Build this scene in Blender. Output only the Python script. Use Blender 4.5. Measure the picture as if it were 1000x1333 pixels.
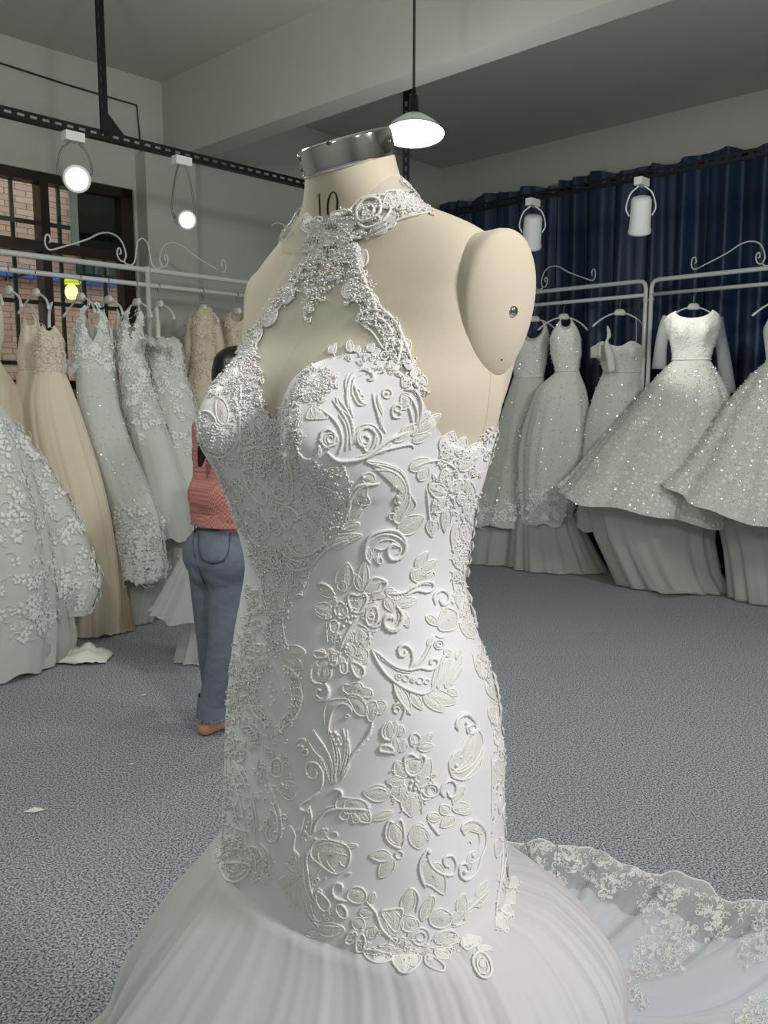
import bpy, bmesh, math, random
import numpy as np
from mathutils import Vector, Matrix
from mathutils.bvhtree import BVHTree
for o in list(bpy.data.objects): bpy.data.objects.remove(o)
SC = bpy.context.scene; COL = SC.collection
PI = math.pi; rad = math.radians; rng = random.Random(7)
# ------------------------------------------------------------------ camera
FPX, CX, CY, PITCH, CAMZ = 1100.0, 500.0, 666.5, rad(7.55), 1.38
cd = bpy.data.cameras.new('camera'); cam = bpy.data.objects.new('camera', cd); COL.objects.link(cam)
cam.location = (0, 0, CAMZ); cam.rotation_euler = (PI/2 - PITCH, 0, 0)
cd.sensor_fit = 'VERTICAL'; cd.sensor_height = 36; cd.sensor_width = 27; cd.lens = FPX/1333*36; cd.clip_start = .05
SC.camera = cam
# ------------------------------------------------------------------ world, lights, exposure
SC.view_settings.view_transform = 'Standard'; SC.view_settings.look = 'None'
SC.view_settings.gamma = 1; SC.view_settings.use_curve_mapping = False; SC.view_settings.exposure = 0.16
w = bpy.data.worlds.new('world'); SC.world = w; w.use_nodes = True
w.node_tree.nodes['Background'].inputs[0].default_value = (.80, .90, 1.0, 1)
w.node_tree.nodes['Background'].inputs[1].default_value = 2.0
def area(name, loc, to, size, energy, color):
    d = bpy.data.lights.new(name, 'AREA'); d.shape = 'DISK'; d.size = size; d.energy = energy; d.color = color
    o = bpy.data.objects.new(name, d); COL.objects.link(o); o.location = loc
    o.rotation_euler = (Vector(to) - Vector(loc)).to_track_quat('-Z', 'Y').to_euler(); return o
def spot(name, loc, to, energy, color, ang=50, size=.05, blend=.6):
    d = bpy.data.lights.new(name, 'SPOT'); d.energy = energy; d.color = color; d.spot_size = rad(ang); d.spot_blend = blend; d.shadow_soft_size = size
    o = bpy.data.objects.new(name, d); COL.objects.link(o); o.location = loc
    o.rotation_euler = (Vector(to) - Vector(loc)).to_track_quat('-Z', 'Y').to_euler(); return o
# showroom ceiling lamp (a) right of the camera; b to e are added fills
area('ceiling_lamp_light_a', (1.5, -.2, 2.6), (.1, 1.0, .9), .35, 44, (1.0, .955, .965))
def point(name, loc, energy, color, r=.15):
    d = bpy.data.lights.new(name, 'POINT'); d.energy = energy; d.color = color; d.shadow_soft_size = r
    o = bpy.data.objects.new(name, d); COL.objects.link(o); o.location = loc; return o
point('fill_light_b', (-1.9, -.9, 2.75), 16, (.93, 1.0, .95), .2)  # added fill without a fixture, lifts the ceiling and the whole room
point('fill_light_c', (-1.3, 1.9, 2.6), 46, (.98, 1.0, .95), .2)  # added fill, brightens the near ceiling, left wall and carpet
point('fill_light_e', (.9, -1.8, 2.75), 27, (1, 1.0, .98), .2)  # added frontal fill from behind the camera, no fixture
area('fill_light_d', (2.2, 2.6, 2.72), (2.3, 4.6, .8), .5, 26, (.93, 1.0, .96))  # added fill that brightens the gowns on the right rack
# ------------------------------------------------------------------ materials
def lin(c): return tuple((x/255/12.92 if x/255 <= .04045 else ((x/255+.055)/1.055)**2.4) for x in c)
def mat(name, srgb, rough=.6, metal=0, spec=.5, bump=0, bscale=60, var=0, vscale=8, sheen=0, coat=0, emit=0, alpha=1, transl=0, stretch=None, bdist=.002):
    m = bpy.data.materials.new(name); m.use_nodes = True; nt = m.node_tree; n = nt.nodes; L = nt.links
    b = n['Principled BSDF']; c = lin(srgb) + (1,); b.inputs['Base Color'].default_value = c
    b.inputs['Roughness'].default_value = rough; b.inputs['Metallic'].default_value = metal
    b.inputs['Specular IOR Level'].default_value = spec; b.inputs['Sheen Weight'].default_value = sheen; b.inputs['Coat Weight'].default_value = coat
    tc = n.new('ShaderNodeTexCoord'); src = tc.outputs['Object']
    if stretch:
        mp = n.new('ShaderNodeMapping'); mp.inputs['Scale'].default_value = stretch; L.new(src, mp.inputs[0]); src = mp.outputs[0]
    if var:
        t = n.new('ShaderNodeTexNoise'); t.inputs['Scale'].default_value = vscale; t.inputs['Detail'].default_value = 6; L.new(src, t.inputs[0])
        mx = n.new('ShaderNodeMix'); mx.data_type = 'RGBA'; mx.inputs[6].default_value = tuple(x*(1-var) for x in c[:3]) + (1,)
        mx.inputs[7].default_value = tuple(min(1, x*(1+var*.6)) for x in c[:3]) + (1,); L.new(t.outputs['Fac'], mx.inputs[0]); L.new(mx.outputs[2], b.inputs['Base Color'])
    if bump:
        t = n.new('ShaderNodeTexNoise'); t.inputs['Scale'].default_value = bscale; t.inputs['Detail'].default_value = 4; L.new(src, t.inputs[0])
        bp = n.new('ShaderNodeBump'); bp.inputs['Strength'].default_value = bump; bp.inputs['Distance'].default_value = bdist; L.new(t.outputs['Fac'], bp.inputs['Height']); L.new(bp.outputs[0], b.inputs['Normal'])
    if emit: b.inputs['Emission Color'].default_value = c; b.inputs['Emission Strength'].default_value = emit
    out = n['Material Output']; sh = b.outputs[0]
    if transl:
        tr = n.new('ShaderNodeBsdfTranslucent'); tr.inputs[0].default_value = c; ms = n.new('ShaderNodeMixShader'); ms.inputs[0].default_value = transl
        L.new(sh, ms.inputs[1]); L.new(tr.outputs[0], ms.inputs[2]); sh = ms.outputs[0]
    if alpha < 1:
        tp = n.new('ShaderNodeBsdfTransparent'); ms = n.new('ShaderNodeMixShader'); ms.inputs[0].default_value = alpha
        L.new(tp.outputs[0], ms.inputs[1]); L.new(sh, ms.inputs[2]); sh = ms.outputs[0]
    L.new(sh, out.inputs[0]); return m
def nodes(m): return m.node_tree.nodes, m.node_tree.links, m.node_tree.nodes['Principled BSDF']
M = {}
M['wall'] = mat('painted_wall', (182, 183, 174), .85, bump=.08, bscale=40, var=.06, vscale=2)
M['ceiling'] = mat('painted_ceiling', (184, 185, 176), .9, var=.06, vscale=1.2)
M['black'] = mat('black_steel', (18, 18, 20), .45, .3)
M['white_metal'] = mat('white_enamel', (205, 205, 203), .35, coat=.3)
M['white_plastic'] = mat('white_plastic', (225, 226, 222), .4)
M['chrome'] = mat('chrome', (225, 225, 225), .09, 1)
M['steel'] = mat('grey_steel', (120, 118, 114), .35, .9)
M['bronze'] = mat('bronze_window_frame', (52, 44, 36), .35, .5)
M['green'] = mat('green_iron', (38, 66, 52), .5)
M['form'] = mat('linen_dress_form', (212, 202, 178), .85, bump=.12, bscale=1100, var=.07, vscale=14, sheen=.2)
M['ink'] = mat('black_ink', (18, 16, 15), .5)
M['satin'] = mat('white_satin', (236, 235, 238), .42, sheen=.3, bump=.05, bscale=700, spec=.4)
M['lace'] = mat('white_lace_thread', (244, 243, 238), .45, bump=.7, bscale=1200, bdist=.0008, sheen=.3)
M['bead'] = mat('crystal_bead', (248, 248, 246), .12, 0, spec=.9, coat=1)
M['yoke'] = mat('illusion_tulle', (226, 224, 214), .7, alpha=.36)
M['tulle'] = mat('white_tulle', (234, 231, 232), .75, sheen=.5, transl=.25, alpha=.93)
M['tulle2'] = mat('sheer_tulle', (236, 238, 240), .8, transl=.2, alpha=.45)
M['trainsatin'] = mat('train_satin', (232, 234, 242), .5, sheen=.3)
M['rlace'] = mat('lace_applique', (240, 241, 237), .45, sheen=.3, bump=.3, bscale=300)
M['sequin'] = mat('clear_sequin', (250, 250, 246), .25, .5, spec=1)
M['gw'] = mat('white_gown_fabric', (226, 229, 222), .65, sheen=.4, transl=.15, bump=.06, bscale=90)
M['gwlace'] = mat('white_lace_bodice', (222, 224, 214), .55, sheen=.4, bump=.9, bscale=110, var=.18, vscale=70)
M['gi'] = mat('ivory_gown_fabric', (224, 214, 192), .65, sheen=.4, transl=.15)
M['gilace'] = mat('ivory_lace_bodice', (205, 192, 166), .6, sheen=.4, bump=.9, bscale=110, var=.25, vscale=60)
M['gc'] = mat('champagne_gown_fabric', (244, 232, 206), .6, sheen=.4, transl=.15)
M['gclace'] = mat('champagne_lace_bodice', (232, 222, 200), .6, sheen=.4, bump=.9, bscale=110, var=.2, vscale=70)
M['gcs'] = mat('champagne_satin', (238, 224, 198), .4, sheen=.3)
M['under'] = mat('tulle_underskirt', (220, 224, 216), .8, sheen=.3, transl=.3, alpha=.8)
M['underc'] = mat('champagne_underskirt', (214, 194, 160), .8, sheen=.3, transl=.3, alpha=.85)
M['sheer'] = mat('sheer_sleeve', (226, 230, 230), .7, alpha=.2)
M['glitter'] = mat('glitter_tulle', (218, 222, 212), .6, sheen=.4, transl=.15, bump=.5, bscale=160, var=.12, vscale=120)
M['curtain'] = mat('blue_satin_curtain', (10, 40, 68), .5, sheen=.05, bump=.15, bscale=12)
M['skin'] = mat('skin', (196, 150, 120), .55)
M['hair'] = mat('black_hair', (20, 17, 18), .38, bump=.6, bscale=120, stretch=(1, 1, .08))
M['denim'] = mat('faded_blue_denim', (118, 126, 139), .85, bump=.8, bscale=16, bdist=.012, var=.3, vscale=11)
M['denim2'] = mat('denim_seam', (58, 74, 98), .85)
M['denimfray'] = mat('frayed_denim', (150, 165, 188), .9)
M['cloth'] = mat('white_cotton', (236, 238, 226), .8)
M['lampwhite'] = mat('white_lamp_shade', (215, 222, 222), .35, coat=.4)
M['lampglow'] = mat('lit_lamp', (255, 255, 250), emit=4)
M['spotglow'] = mat('lit_spotlight', (255, 250, 238), emit=14)
M['warmglow'] = mat('warm_bulb', (255, 214, 130), emit=3)
M['cord'] = mat('dark_cord', (30, 30, 30), .6)
# carpet: speckled grey loop
m = M['carpet'] = mat('speckled_carpet', (120, 122, 126), .95); n, L, b = nodes(m)
tc = n.new('ShaderNodeTexCoord'); t1 = n.new('ShaderNodeTexNoise'); t1.inputs['Scale'].default_value = 150; t1.inputs['Detail'].default_value = 3; t1.inputs['Roughness'].default_value = .8
cr = n.new('ShaderNodeValToRGB'); cr.color_ramp.elements[0].position = .42; cr.color_ramp.elements[0].color = lin((62, 64, 68)) + (1,)
cr.color_ramp.elements[1].position = .58; cr.color_ramp.elements[1].color = lin((208, 211, 219)) + (1,)
L.new(tc.outputs['Object'], t1.inputs[0]); L.new(t1.outputs['Fac'], cr.inputs[0]); L.new(cr.outputs[0], b.inputs['Base Color'])
bp = n.new('ShaderNodeBump'); bp.inputs['Strength'].default_value = .6; bp.inputs['Distance'].default_value = .006; L.new(t1.outputs['Fac'], bp.inputs['Height']); L.new(bp.outputs[0], b.inputs['Normal'])
# gingham shirt
m = M['shirt'] = mat('coral_checked_cotton', (205, 112, 96), .8, bump=.7, bscale=14, bdist=.012); n, L, b = nodes(m)
tc = n.new('ShaderNodeTexCoord'); ck = n.new('ShaderNodeTexChecker'); ck.inputs['Scale'].default_value = 110
ck.inputs[1].default_value = lin((176, 110, 100)) + (1,); ck.inputs[2].default_value = lin((200, 142, 132)) + (1,); L.new(tc.outputs['Object'], ck.inputs[0]); L.new(ck.outputs[0], b.inputs['Base Color'])
# tiled facade across the alley
m = M['brick'] = mat('pink_facade_tile', (205, 160, 140), .7); n, L, b = nodes(m)
tc = n.new('ShaderNodeTexCoord'); mp = n.new('ShaderNodeMapping'); mp.inputs['Rotation'].default_value = (PI/2, 0, 0); br = n.new('ShaderNodeTexBrick')
br.inputs['Scale'].default_value = 4.2; br.inputs['Color1'].default_value = lin((222, 182, 160)) + (1,); br.inputs['Color2'].default_value = lin((206, 160, 140)) + (1,)
br.inputs['Mortar'].default_value = lin((120, 86, 76)) + (1,); br.inputs['Mortar Size'].default_value = .012; br.inputs['Row Height'].default_value = .22; br.inputs['Brick Width'].default_value = .55
L.new(tc.outputs['Object'], mp.inputs[0]); L.new(mp.outputs[0], br.inputs[0]); L.new(br.outputs[0], b.inputs['Base Color'])
def glass(name, tint, gl):
    m = bpy.data.materials.new(name); m.use_nodes = True; n = m.node_tree.nodes; L = m.node_tree.links; n.remove(n['Principled BSDF'])
    tp = n.new('ShaderNodeBsdfTransparent'); tp.inputs[0].default_value = lin(tint) + (1,); g = n.new('ShaderNodeBsdfGlossy'); g.inputs['Roughness'].default_value = .02
    ms = n.new('ShaderNodeMixShader'); ms.inputs[0].default_value = gl; L.new(tp.outputs[0], ms.inputs[1]); L.new(g.outputs[0], ms.inputs[2]); L.new(ms.outputs[0], n['Material Output'].inputs[0]); return m
M['glass'] = glass('window_glass', (235, 240, 235), .06); M['glassdark'] = glass('tinted_glass', (96, 112, 108), .1)
# ------------------------------------------------------------------ projection helpers (camera looks along +Y)
ct, st_ = math.cos(PITCH), math.sin(PITCH)
def rayd(px, py):
    x = (px-CX)/FPX; u = (CY-py)/FPX
    return Vector((x, ct + u*st_, u*ct - st_))
CAM = Vector((0, 0, CAMZ))
def at_y(px, py, D): d = rayd(px, py); return CAM + d*(D/d.y)
def at_z(px, py, z): d = rayd(px, py); return CAM + d*((z-CAMZ)/d.z)
AL = rad(43.7); A2 = Vector((math.sin(AL), math.cos(AL), 0)); B2 = Vector((-math.cos(AL), math.sin(AL), 0))
def R(s, t, z): return A2*s + B2*t + Vector((0, 0, z))
def at_t(px, py, t): d = rayd(px, py); return CAM + d*(t/d.dot(B2))
def at_s(px, py, s): d = rayd(px, py); return CAM + d*(s/d.dot(A2))
def st(p): return p.dot(A2), p.dot(B2)
def projn(P):
    P = np.asarray(P, float); x = P[..., 0]; y = P[..., 1]; z = P[..., 2]-CAMZ
    dep = y*ct - z*st_; up = y*st_ + z*ct
    return CX + FPX*x/dep, CY - FPX*up/dep
# ------------------------------------------------------------------ mesh helpers
ORG = {}
class MB:
    def __init__(s): s.v = []; s.f = []
    def add(s, vs, fs):
        k = len(s.v); s.v += [tuple(x) for x in vs]; s.f += [tuple(k+i for i in f) for f in fs]; return s
    def hexa(s, p):   # 8 corners: bottom 4 ccw, top 4 ccw
        return s.add(p, [(3, 2, 1, 0), (4, 5, 6, 7), (0, 1, 5, 4), (1, 2, 6, 5), (2, 3, 7, 6), (3, 0, 4, 7)])
    def box(s, c, d, rz=0, X=None, Y=None, Z=None):
        c = Vector(c); X = X or Vector((math.cos(rz), math.sin(rz), 0)); Y = Y or Vector((-math.sin(rz), math.cos(rz), 0)); Z = Z or Vector((0, 0, 1))
        q = lambda i, j, k: c + X*(i*d[0]/2) + Y*(j*d[1]/2) + Z*(k*d[2]/2)
        return s.hexa([q(-1, -1, -1), q(1, -1, -1), q(1, 1, -1), q(-1, 1, -1), q(-1, -1, 1), q(1, -1, 1), q(1, 1, 1), q(-1, 1, 1)])
    def rbox(s, s0, s1, t0, t1, z0, z1):  # box in room axes
        return s.hexa([R(s0, t1, z0), R(s0, t0, z0), R(s1, t0, z0), R(s1, t1, z0), R(s0, t1, z1), R(s0, t0, z1), R(s1, t0, z1), R(s1, t1, z1)])
    def tube(s, pts, r, n=8, closed=False, flat=1.0, up=None):
        pts = [Vector(p) for p in pts]; K = len(pts)
        if K < 2: return s
        rs = r if hasattr(r, '__len__') else [r]*K; vs = []; prev = None
        for i, p in enumerate(pts):
            a = pts[(i-1) % K] if (closed or i > 0) else p; c = pts[(i+1) % K] if (closed or i < K-1) else p
            d = (c-a); d = d.normalized() if d.length > 1e-9 else Vector((0, 0, 1))
            if up is not None: nn = (up[i] if hasattr(up[0], '__len__') else Vector(up))
            elif prev is None: nn = Vector((0, 0, 1)) if abs(d.z) < .9 else Vector((1, 0, 0))
            else: nn = prev
            nn = Vector(nn); nn = nn - d*nn.dot(d); nn = nn.normalized() if nn.length > 1e-6 else d.orthogonal().normalized(); prev = nn; bb = d.cross(nn)
            for j in range(n):
                an = 2*PI*j/n; vs.append(p + nn*(math.cos(an)*rs[i]*flat) + bb*(math.sin(an)*rs[i]))
        fs = []
        for i in range(K if closed else K-1):
            for j in range(n): fs.append((i*n+j, i*n+(j+1) % n, ((i+1) % K)*n+(j+1) % n, ((i+1) % K)*n+j))
        if not closed: fs += [tuple(range(n))[::-1], tuple(range((K-1)*n, K*n))]
        return s.add(vs, fs)
    def grid(s, P, closed=True, capb=False, capt=False):
        P = np.asarray(P); K, N = P.shape[:2]; fs = []
        for i in range(K-1):
            for j in range(N if closed else N-1): fs.append((i*N+j, i*N+(j+1) % N, (i+1)*N+(j+1) % N, (i+1)*N+j))
        if capb: fs.append(tuple(range(N))[::-1])
        if capt: fs.append(tuple(range((K-1)*N, K*N)))
        return s.add(P.reshape(-1, 3).tolist(), fs)
    def lathe(s, c, prof, n=24, axis=None, capb=True, capt=True):
        c = Vector(c); Z = Vector(axis or (0, 0, 1)).normalized(); X = Z.orthogonal().normalized(); Y = Z.cross(X)
        P = np.array([[list(c + Z*h + X*(r*math.cos(2*PI*j/n)) + Y*(r*math.sin(2*PI*j/n))) for j in range(n)] for r, h in prof])
        return s.grid(P, True, capb, capt)
    def ball(s, c, r, n=6, k=4, sq=None):
        c = Vector(c); vs = [c + Vector((0, 0, -r))]; 
        for i in range(1, k):
            a = -PI/2 + PI*i/k
            for j in range(n): vs.append(c + Vector((math.cos(2*PI*j/n)*math.cos(a), math.sin(2*PI*j/n)*math.cos(a), math.sin(a)))*r)
        vs.append(c + Vector((0, 0, r))); fs = [(0, 1+(j+1) % n, 1+j) for j in range(n)]
        for i in range(k-2):
            for j in range(n): fs.append((1+i*n+j, 1+i*n+(j+1) % n, 1+(i+1)*n+(j+1) % n, 1+(i+1)*n+j))
        e = len(vs)-1; fs += [(1+(k-2)*n+j, 1+(k-2)*n+(j+1) % n, e) for j in range(n)]
        return s.add(vs, fs)
    def build(s, name, m, parent=None, smooth=True, solid=0):
        o_ = ORG.get(parent.name, Vector((0, 0, 0))) if parent else Vector((0, 0, 0))
        V = np.array(s.v, float) - np.array(o_) if s.v else np.zeros((0, 3))
        me = bpy.data.meshes.new(name); me.from_pydata(V.tolist(), [], s.f); me.update()
        if smooth: me.polygons.foreach_set('use_smooth', [True]*len(me.polygons))
        me.materials.append(M[m] if isinstance(m, str) else m)
        o = bpy.data.objects.new(name, me); COL.objects.link(o)
        if parent: o.parent = parent
        ORG[o.name] = o_
        if solid:
            md = o.modifiers.new('thickness', 'SOLIDIFY'); md.thickness = solid; md.offset = 0
        return o
def thing(name, loc, label, cat, group=None):
    o = bpy.data.objects.new(name, None); COL.objects.link(o); o.location = loc; o.empty_display_size = .1
    ORG[o.name] = Vector(loc); return tag(o, label, cat, group)
def tag(o, label, cat, group=None):
    o['label'] = label; o['category'] = cat
    if group: o['group'] = group
    return o
def struct(o): o['kind'] = 'structure'; return o
def stuff(o): o['kind'] = 'stuff'; return o
def dup(root, loc, rz, label, group=None):
    r = root.copy(); COL.objects.link(r); r.location = loc; r.rotation_euler = (0, 0, rz); r['label'] = label
    if group: r['group'] = group
    for c in root.children:
        d = c.copy(); COL.objects.link(d); d.parent = r
        for g in c.children:
            e = g.copy(); COL.objects.link(e); e.parent = d
    return r
def smooth_curve(pts, per=6, closed=False):
    pts = [Vector(p) for p in pts]; K = len(pts); out = []
    if K < 3: return [pts[0].lerp(pts[-1], i/per) for i in range(per+1)]
    for i in range(K if closed else K-1):
        p0 = pts[i-1] if (closed or i > 0) else pts[0]*2-pts[1]; p1 = pts[i]; p2 = pts[(i+1) % K]; p3 = pts[(i+2) % K] if (closed or i < K-2) else pts[-1]*2-pts[-2]
        for q in range(per):
            t = q/per; out.append(.5*((2*p1)+(p2-p0)*t+(2*p0-5*p1+4*p2-p3)*t*t+(3*p1-p0-3*p2+p3)*t**3))
    if not closed: out.append(pts[-1])
    return out
# ------------------------------------------------------------------ room shell
S0, S1, T0, T1, ZC = -3.2, 6.5, -3.6, 5.45, 3.58
struct(MB().rbox(S0, S1, T0, T1+2.6, -.1, 0).build('floor', 'carpet', smooth=False))
struct(MB().rbox(S0-.1, S1+.1, T0-.1, T1+.2, ZC, ZC+.1).build('ceiling', 'ceiling', smooth=False))
WS0, WS1, WZ0, WZ1 = .75, 3.2, 1.45, 2.82
wl = MB(); wl.rbox(S0, WS0, T1, T1+.18, 0, ZC); wl.rbox(WS1, S1+.1, T1, T1+.18, 0, ZC); wl.rbox(WS0, WS1, T1, T1+.18, 0, WZ0); wl.rbox(WS0, WS1, T1, T1+.18, WZ1, ZC)
struct(wl.build('wall_left', 'wall', smooth=False))
struct(MB().rbox(S1, S1+.15, T0, T1, 0, ZC).build('wall_right', 'wall', smooth=False))
struct(MB().rbox(S0, S1, T0-.15, T0, 0, ZC).build('wall_front', 'wall', smooth=False))
struct(MB().rbox(S0-.15, S0, T0, T1, 0, ZC).build('wall_back', 'wall', smooth=False))
BZ = (at_s(500, 129, 3.62).z + at_s(630, 82, 3.62).z)/2; BS0 = st(at_z(500, 107, BZ))[0]
struct(MB().rbox(BS0, 3.62, T0, T1, BZ, ZC).build('trim_1', 'ceiling', smooth=False)); bpy.data.objects['trim_1']['label'] = 'ceiling beam crossing the room'
pil = MB(); pil.rbox(3.22, 3.62, T1-.13, T1, 0, BZ); struct(pil.build('trim_2', 'wall', smooth=False))
# low-relief bands on the wall behind the ivory gowns
for i, z in enumerate((1.63, 1.93)): struct(MB().rbox(3.62, S1, T1-.03, T1, z, z+.07).build('trim_%d' % (3+i), 'wall', smooth=False))
struct(MB().tube([at_t(-160, 38, T1-.012), at_t(0, 82, T1-.012), at_t(90, 111, T1-.012), at_t(178, 137, T1-.012), at_t(184, 200, T1-.012)], .006, 6).build('trim_5', 'cord')); bpy.data.objects['trim_5']['label'] = 'dark cable clipped along the wall top'
# ------------------------------------------------------------------ window with iron grille, alley facade
win = bpy.data.objects.new('window_1', None); COL.objects.link(win); struct(win); win.location = R(WS0, T1, WZ0); ORG['window_1'] = win.location.copy()
def wpart(mb, name, m, parent=None): return mb.build(name, m, parent or win, smooth=False)
t0, t1 = T1+.02, T1+.12
SP = lambda px, y=290: st(at_t(px, y, T1+.05))[0]
M0, M1, Q0, Q1, Q2, Q3 = SP(51), SP(62), SP(95), SP(104), SP(165), SP(172); TR0 = at_t(120, 336, T1).z; TR1 = at_t(120, 322, T1).z
for nm, a in (('window_frame', (WS0, WS1, t0, t1, WZ1-.06, WZ1)), ('window_frame', (WS0, WS1, t0, t1, WZ0, WZ0+.06)), ('window_frame', (WS0, WS0+.06, t0, t1, WZ0, WZ1)), ('window_frame', (WS1-.09, WS1, t0, t1, WZ0, WZ1)), ('transom', (WS0, WS1, t0-.01, t1, TR0, TR1)), ('mullion', (M0, M1, t0-.005, t1, WZ0, WZ1)), ('mullion', (1.55, 1.63, t0-.005, t1, WZ0, WZ1))):
    wpart(MB().rbox(*a), nm, 'bronze')
wpart(MB().rbox(WS0-.03, WS1+.03, T1-.04, T1+.03, WZ0-.05, WZ0), 'window_sill', 'wall')
for s0, s1, z0, z1, mm in ((.8, 1.55, TR1, 2.77, 'glass'), (1.63, M0, TR1, 2.77, 'glass'), (M1, 3.12, TR1, 2.77, 'glass'), (1.63, M0, 1.5, TR0, 'glass'), (M1, 3.12, 1.5, TR0, 'glass'), (.8, 1.55, 1.5, TR0, 'glass')):
    wpart(MB().rbox(s0, s1, T1+.06, T1+.068, z0, z1), 'pane', mm)
wpart(MB().rbox(Q1, Q2, T1+.075, T1+.083, TR1, 2.77), 'sliding_sash', 'glassdark')
wpart(MB().rbox(Q0, Q1, T1+.07, T1+.09, TR1, 2.77), 'sash_stile', 'lampwhite'); wpart(MB().rbox(Q2, Q3, T1+.07, T1+.09, TR1, 2.77), 'sash_stile', 'lampwhite')
tg = T1+.16
k = 0; s = .85
while s < 3.15:
    wpart(MB().rbox(s-.011, s+.011, tg, tg+.02, WZ0-.1, WZ1+.05), 'grille_bar', 'green'); s += .157
for z in (1.62, 2.02, 2.53): wpart(MB().rbox(WS0-.02, WS1+.02, tg-.012, tg+.012, z-.013, z+.013), 'grille_rail', 'green')
alley = MB().rbox(-1.5, 6.5, 7.6, 7.8, -.1, 5.5).build('neighbouring_facade', 'brick', smooth=False); struct(alley)
b_ = MB().rbox(-1.2, 4.2, 7.52, 7.6, 2.44, 2.52).build('facade_ledge', mat('blue_ledge', (70, 110, 190), .5), smooth=False); struct(b_)
# dark shop unit opposite, seen through the right pane
F0, F1 = st(at_t(103, 290, 7.5))[0], st(at_t(200, 290, 7.5))[0]; bx = MB().rbox(F0, F1, 7.45, 7.6, 2.53, 3.9).build('facade_shutter', mat('dark_shutter', (46, 62, 58), .5), smooth=False); struct(bx)
for q in range(6): struct(MB().rbox(F0+.1+q*(F1-F0-.2)/5, F0+.12+q*(F1-F0-.2)/5, 7.43, 7.45, 2.53, 3.9).build('shutter_rib', 'steel', smooth=False)); 
# warm lamp on the alley wall
lp = thing('alley_lamp', at_t(93, 378, 6.4), 'small warm glowing lamp seen through the lower window bars', 'lamp')
c = at_t(93, 378, 6.4); mb = MB(); mb.lathe(c, [(.01, -.07), (.035, -.06), (.05, -.02), (.042, .02), (.025, .04)], 16); mb.build('bulb', 'warmglow', lp)
mb = MB(); mb.lathe(c + Vector((0, 0, .05)), [(.07, 0), (.075, .015), (.03, .04), (.01, .05)], 16); mb.build('lamp_cap', mat('yellow_green_cap', (205, 214, 60), .5, emit=.8), lp)
mb = MB(); mb.tube([c + Vector((0, 0, .09)), c + Vector((0, 0, .2)) + B2*.5, c + Vector((0, 0, .2)) + B2*1.2], .012); mb.build('bracket', 'black', lp)
# ------------------------------------------------------------------ slotted-angle lighting tracks hung from the ceiling
def slotted(mb, p, q, face, wdt=.042, pitch=.062, slot=.036, th=.005):
    p, q = Vector(p), Vector(q); d = (q-p); Ln = d.length; d.normalize(); face = Vector(face).normalized(); side = d.cross(face).normalized()
    def seg(a, b_, o0, o1): mb.box(p + d*((a+b_)/2) + side*((o0+o1)/2), (b_-a, o1-o0, th), X=d, Y=side, Z=face)
    h = wdt/2; seg(0, Ln, -h, -.007); seg(0, Ln, .007, h); x = 0
    while x < Ln-pitch: seg(x+slot, x+pitch, -.0071, .0071); x += pitch
    mb.box(p + d*(Ln/2) + side*h + face*(-wdt/2), (Ln, th, wdt), X=d, Y=side, Z=face)
TT, TS, TZ = 4.2, 4.95, 2.735
def track(p, q, name, label, face):
    o = thing(name, p, label, 'track', 'slotted steel lighting tracks'); mb = MB(); slotted(mb, p, q, face); mb.build('slotted_channel', 'black', o, smooth=False); return o
tr1 = track(R(-3.1, TT, TZ), R(TS-.035, TT, TZ), 'lighting_track', 'black slotted steel track running along the window side', -B2)
tr2 = track(R(TS, TT, TZ), R(TS, -3.5, TZ), 'lighting_track', 'black slotted steel track running in front of the blue curtain', -A2)
def hanger_post(s, t, parent, sa, ta, face):
    mb = MB(); slotted(mb, R(s, t, TZ), R(s, t, ZC), face, .045); mb.build('hanging_post', 'black', parent, smooth=False)
    for z, sg in ((TZ+.02, 1), (ZC-.001, -1)):
        g = MB(); p = R(s, t, z); dv = (A2*sa + B2*ta)
        g.add([p - dv*.02, p + dv*.11, p + Vector((0, 0, .11*sg)), p + Vector((0, 0, .11*sg)) - dv*.02] + [x + dv.cross(Vector((0, 0, 1)))*.006 for x in (p - dv*.02, p + dv*.11, p + Vector((0, 0, .11*sg)), p + Vector((0, 0, .11*sg)) - dv*.02)], [(0, 1, 2, 3), (7, 6, 5, 4), (0, 4, 5, 1), (1, 5, 6, 2), (2, 6, 7, 3), (3, 7, 4, 0)]); g.build('gusset', 'black', parent, smooth=False)
    return mb
hanger_post(2.31, TT, tr1, 1, 0, -B2); hanger_post(4.62, TT, tr1, 1, 0, Vector((0, -1, 0))); hanger_post(TS, 1.16, tr2, 0, 1, Vector((0, -1, 0)))
p = R(TS, 1.16, ZC-.02); mb = MB(); slotted(mb, R(TS, 1.22, ZC-.025), R(TS, .6, ZC-.025), -A2, .05); mb.build('ceiling_arm', 'black', tr2, smooth=False)
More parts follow.
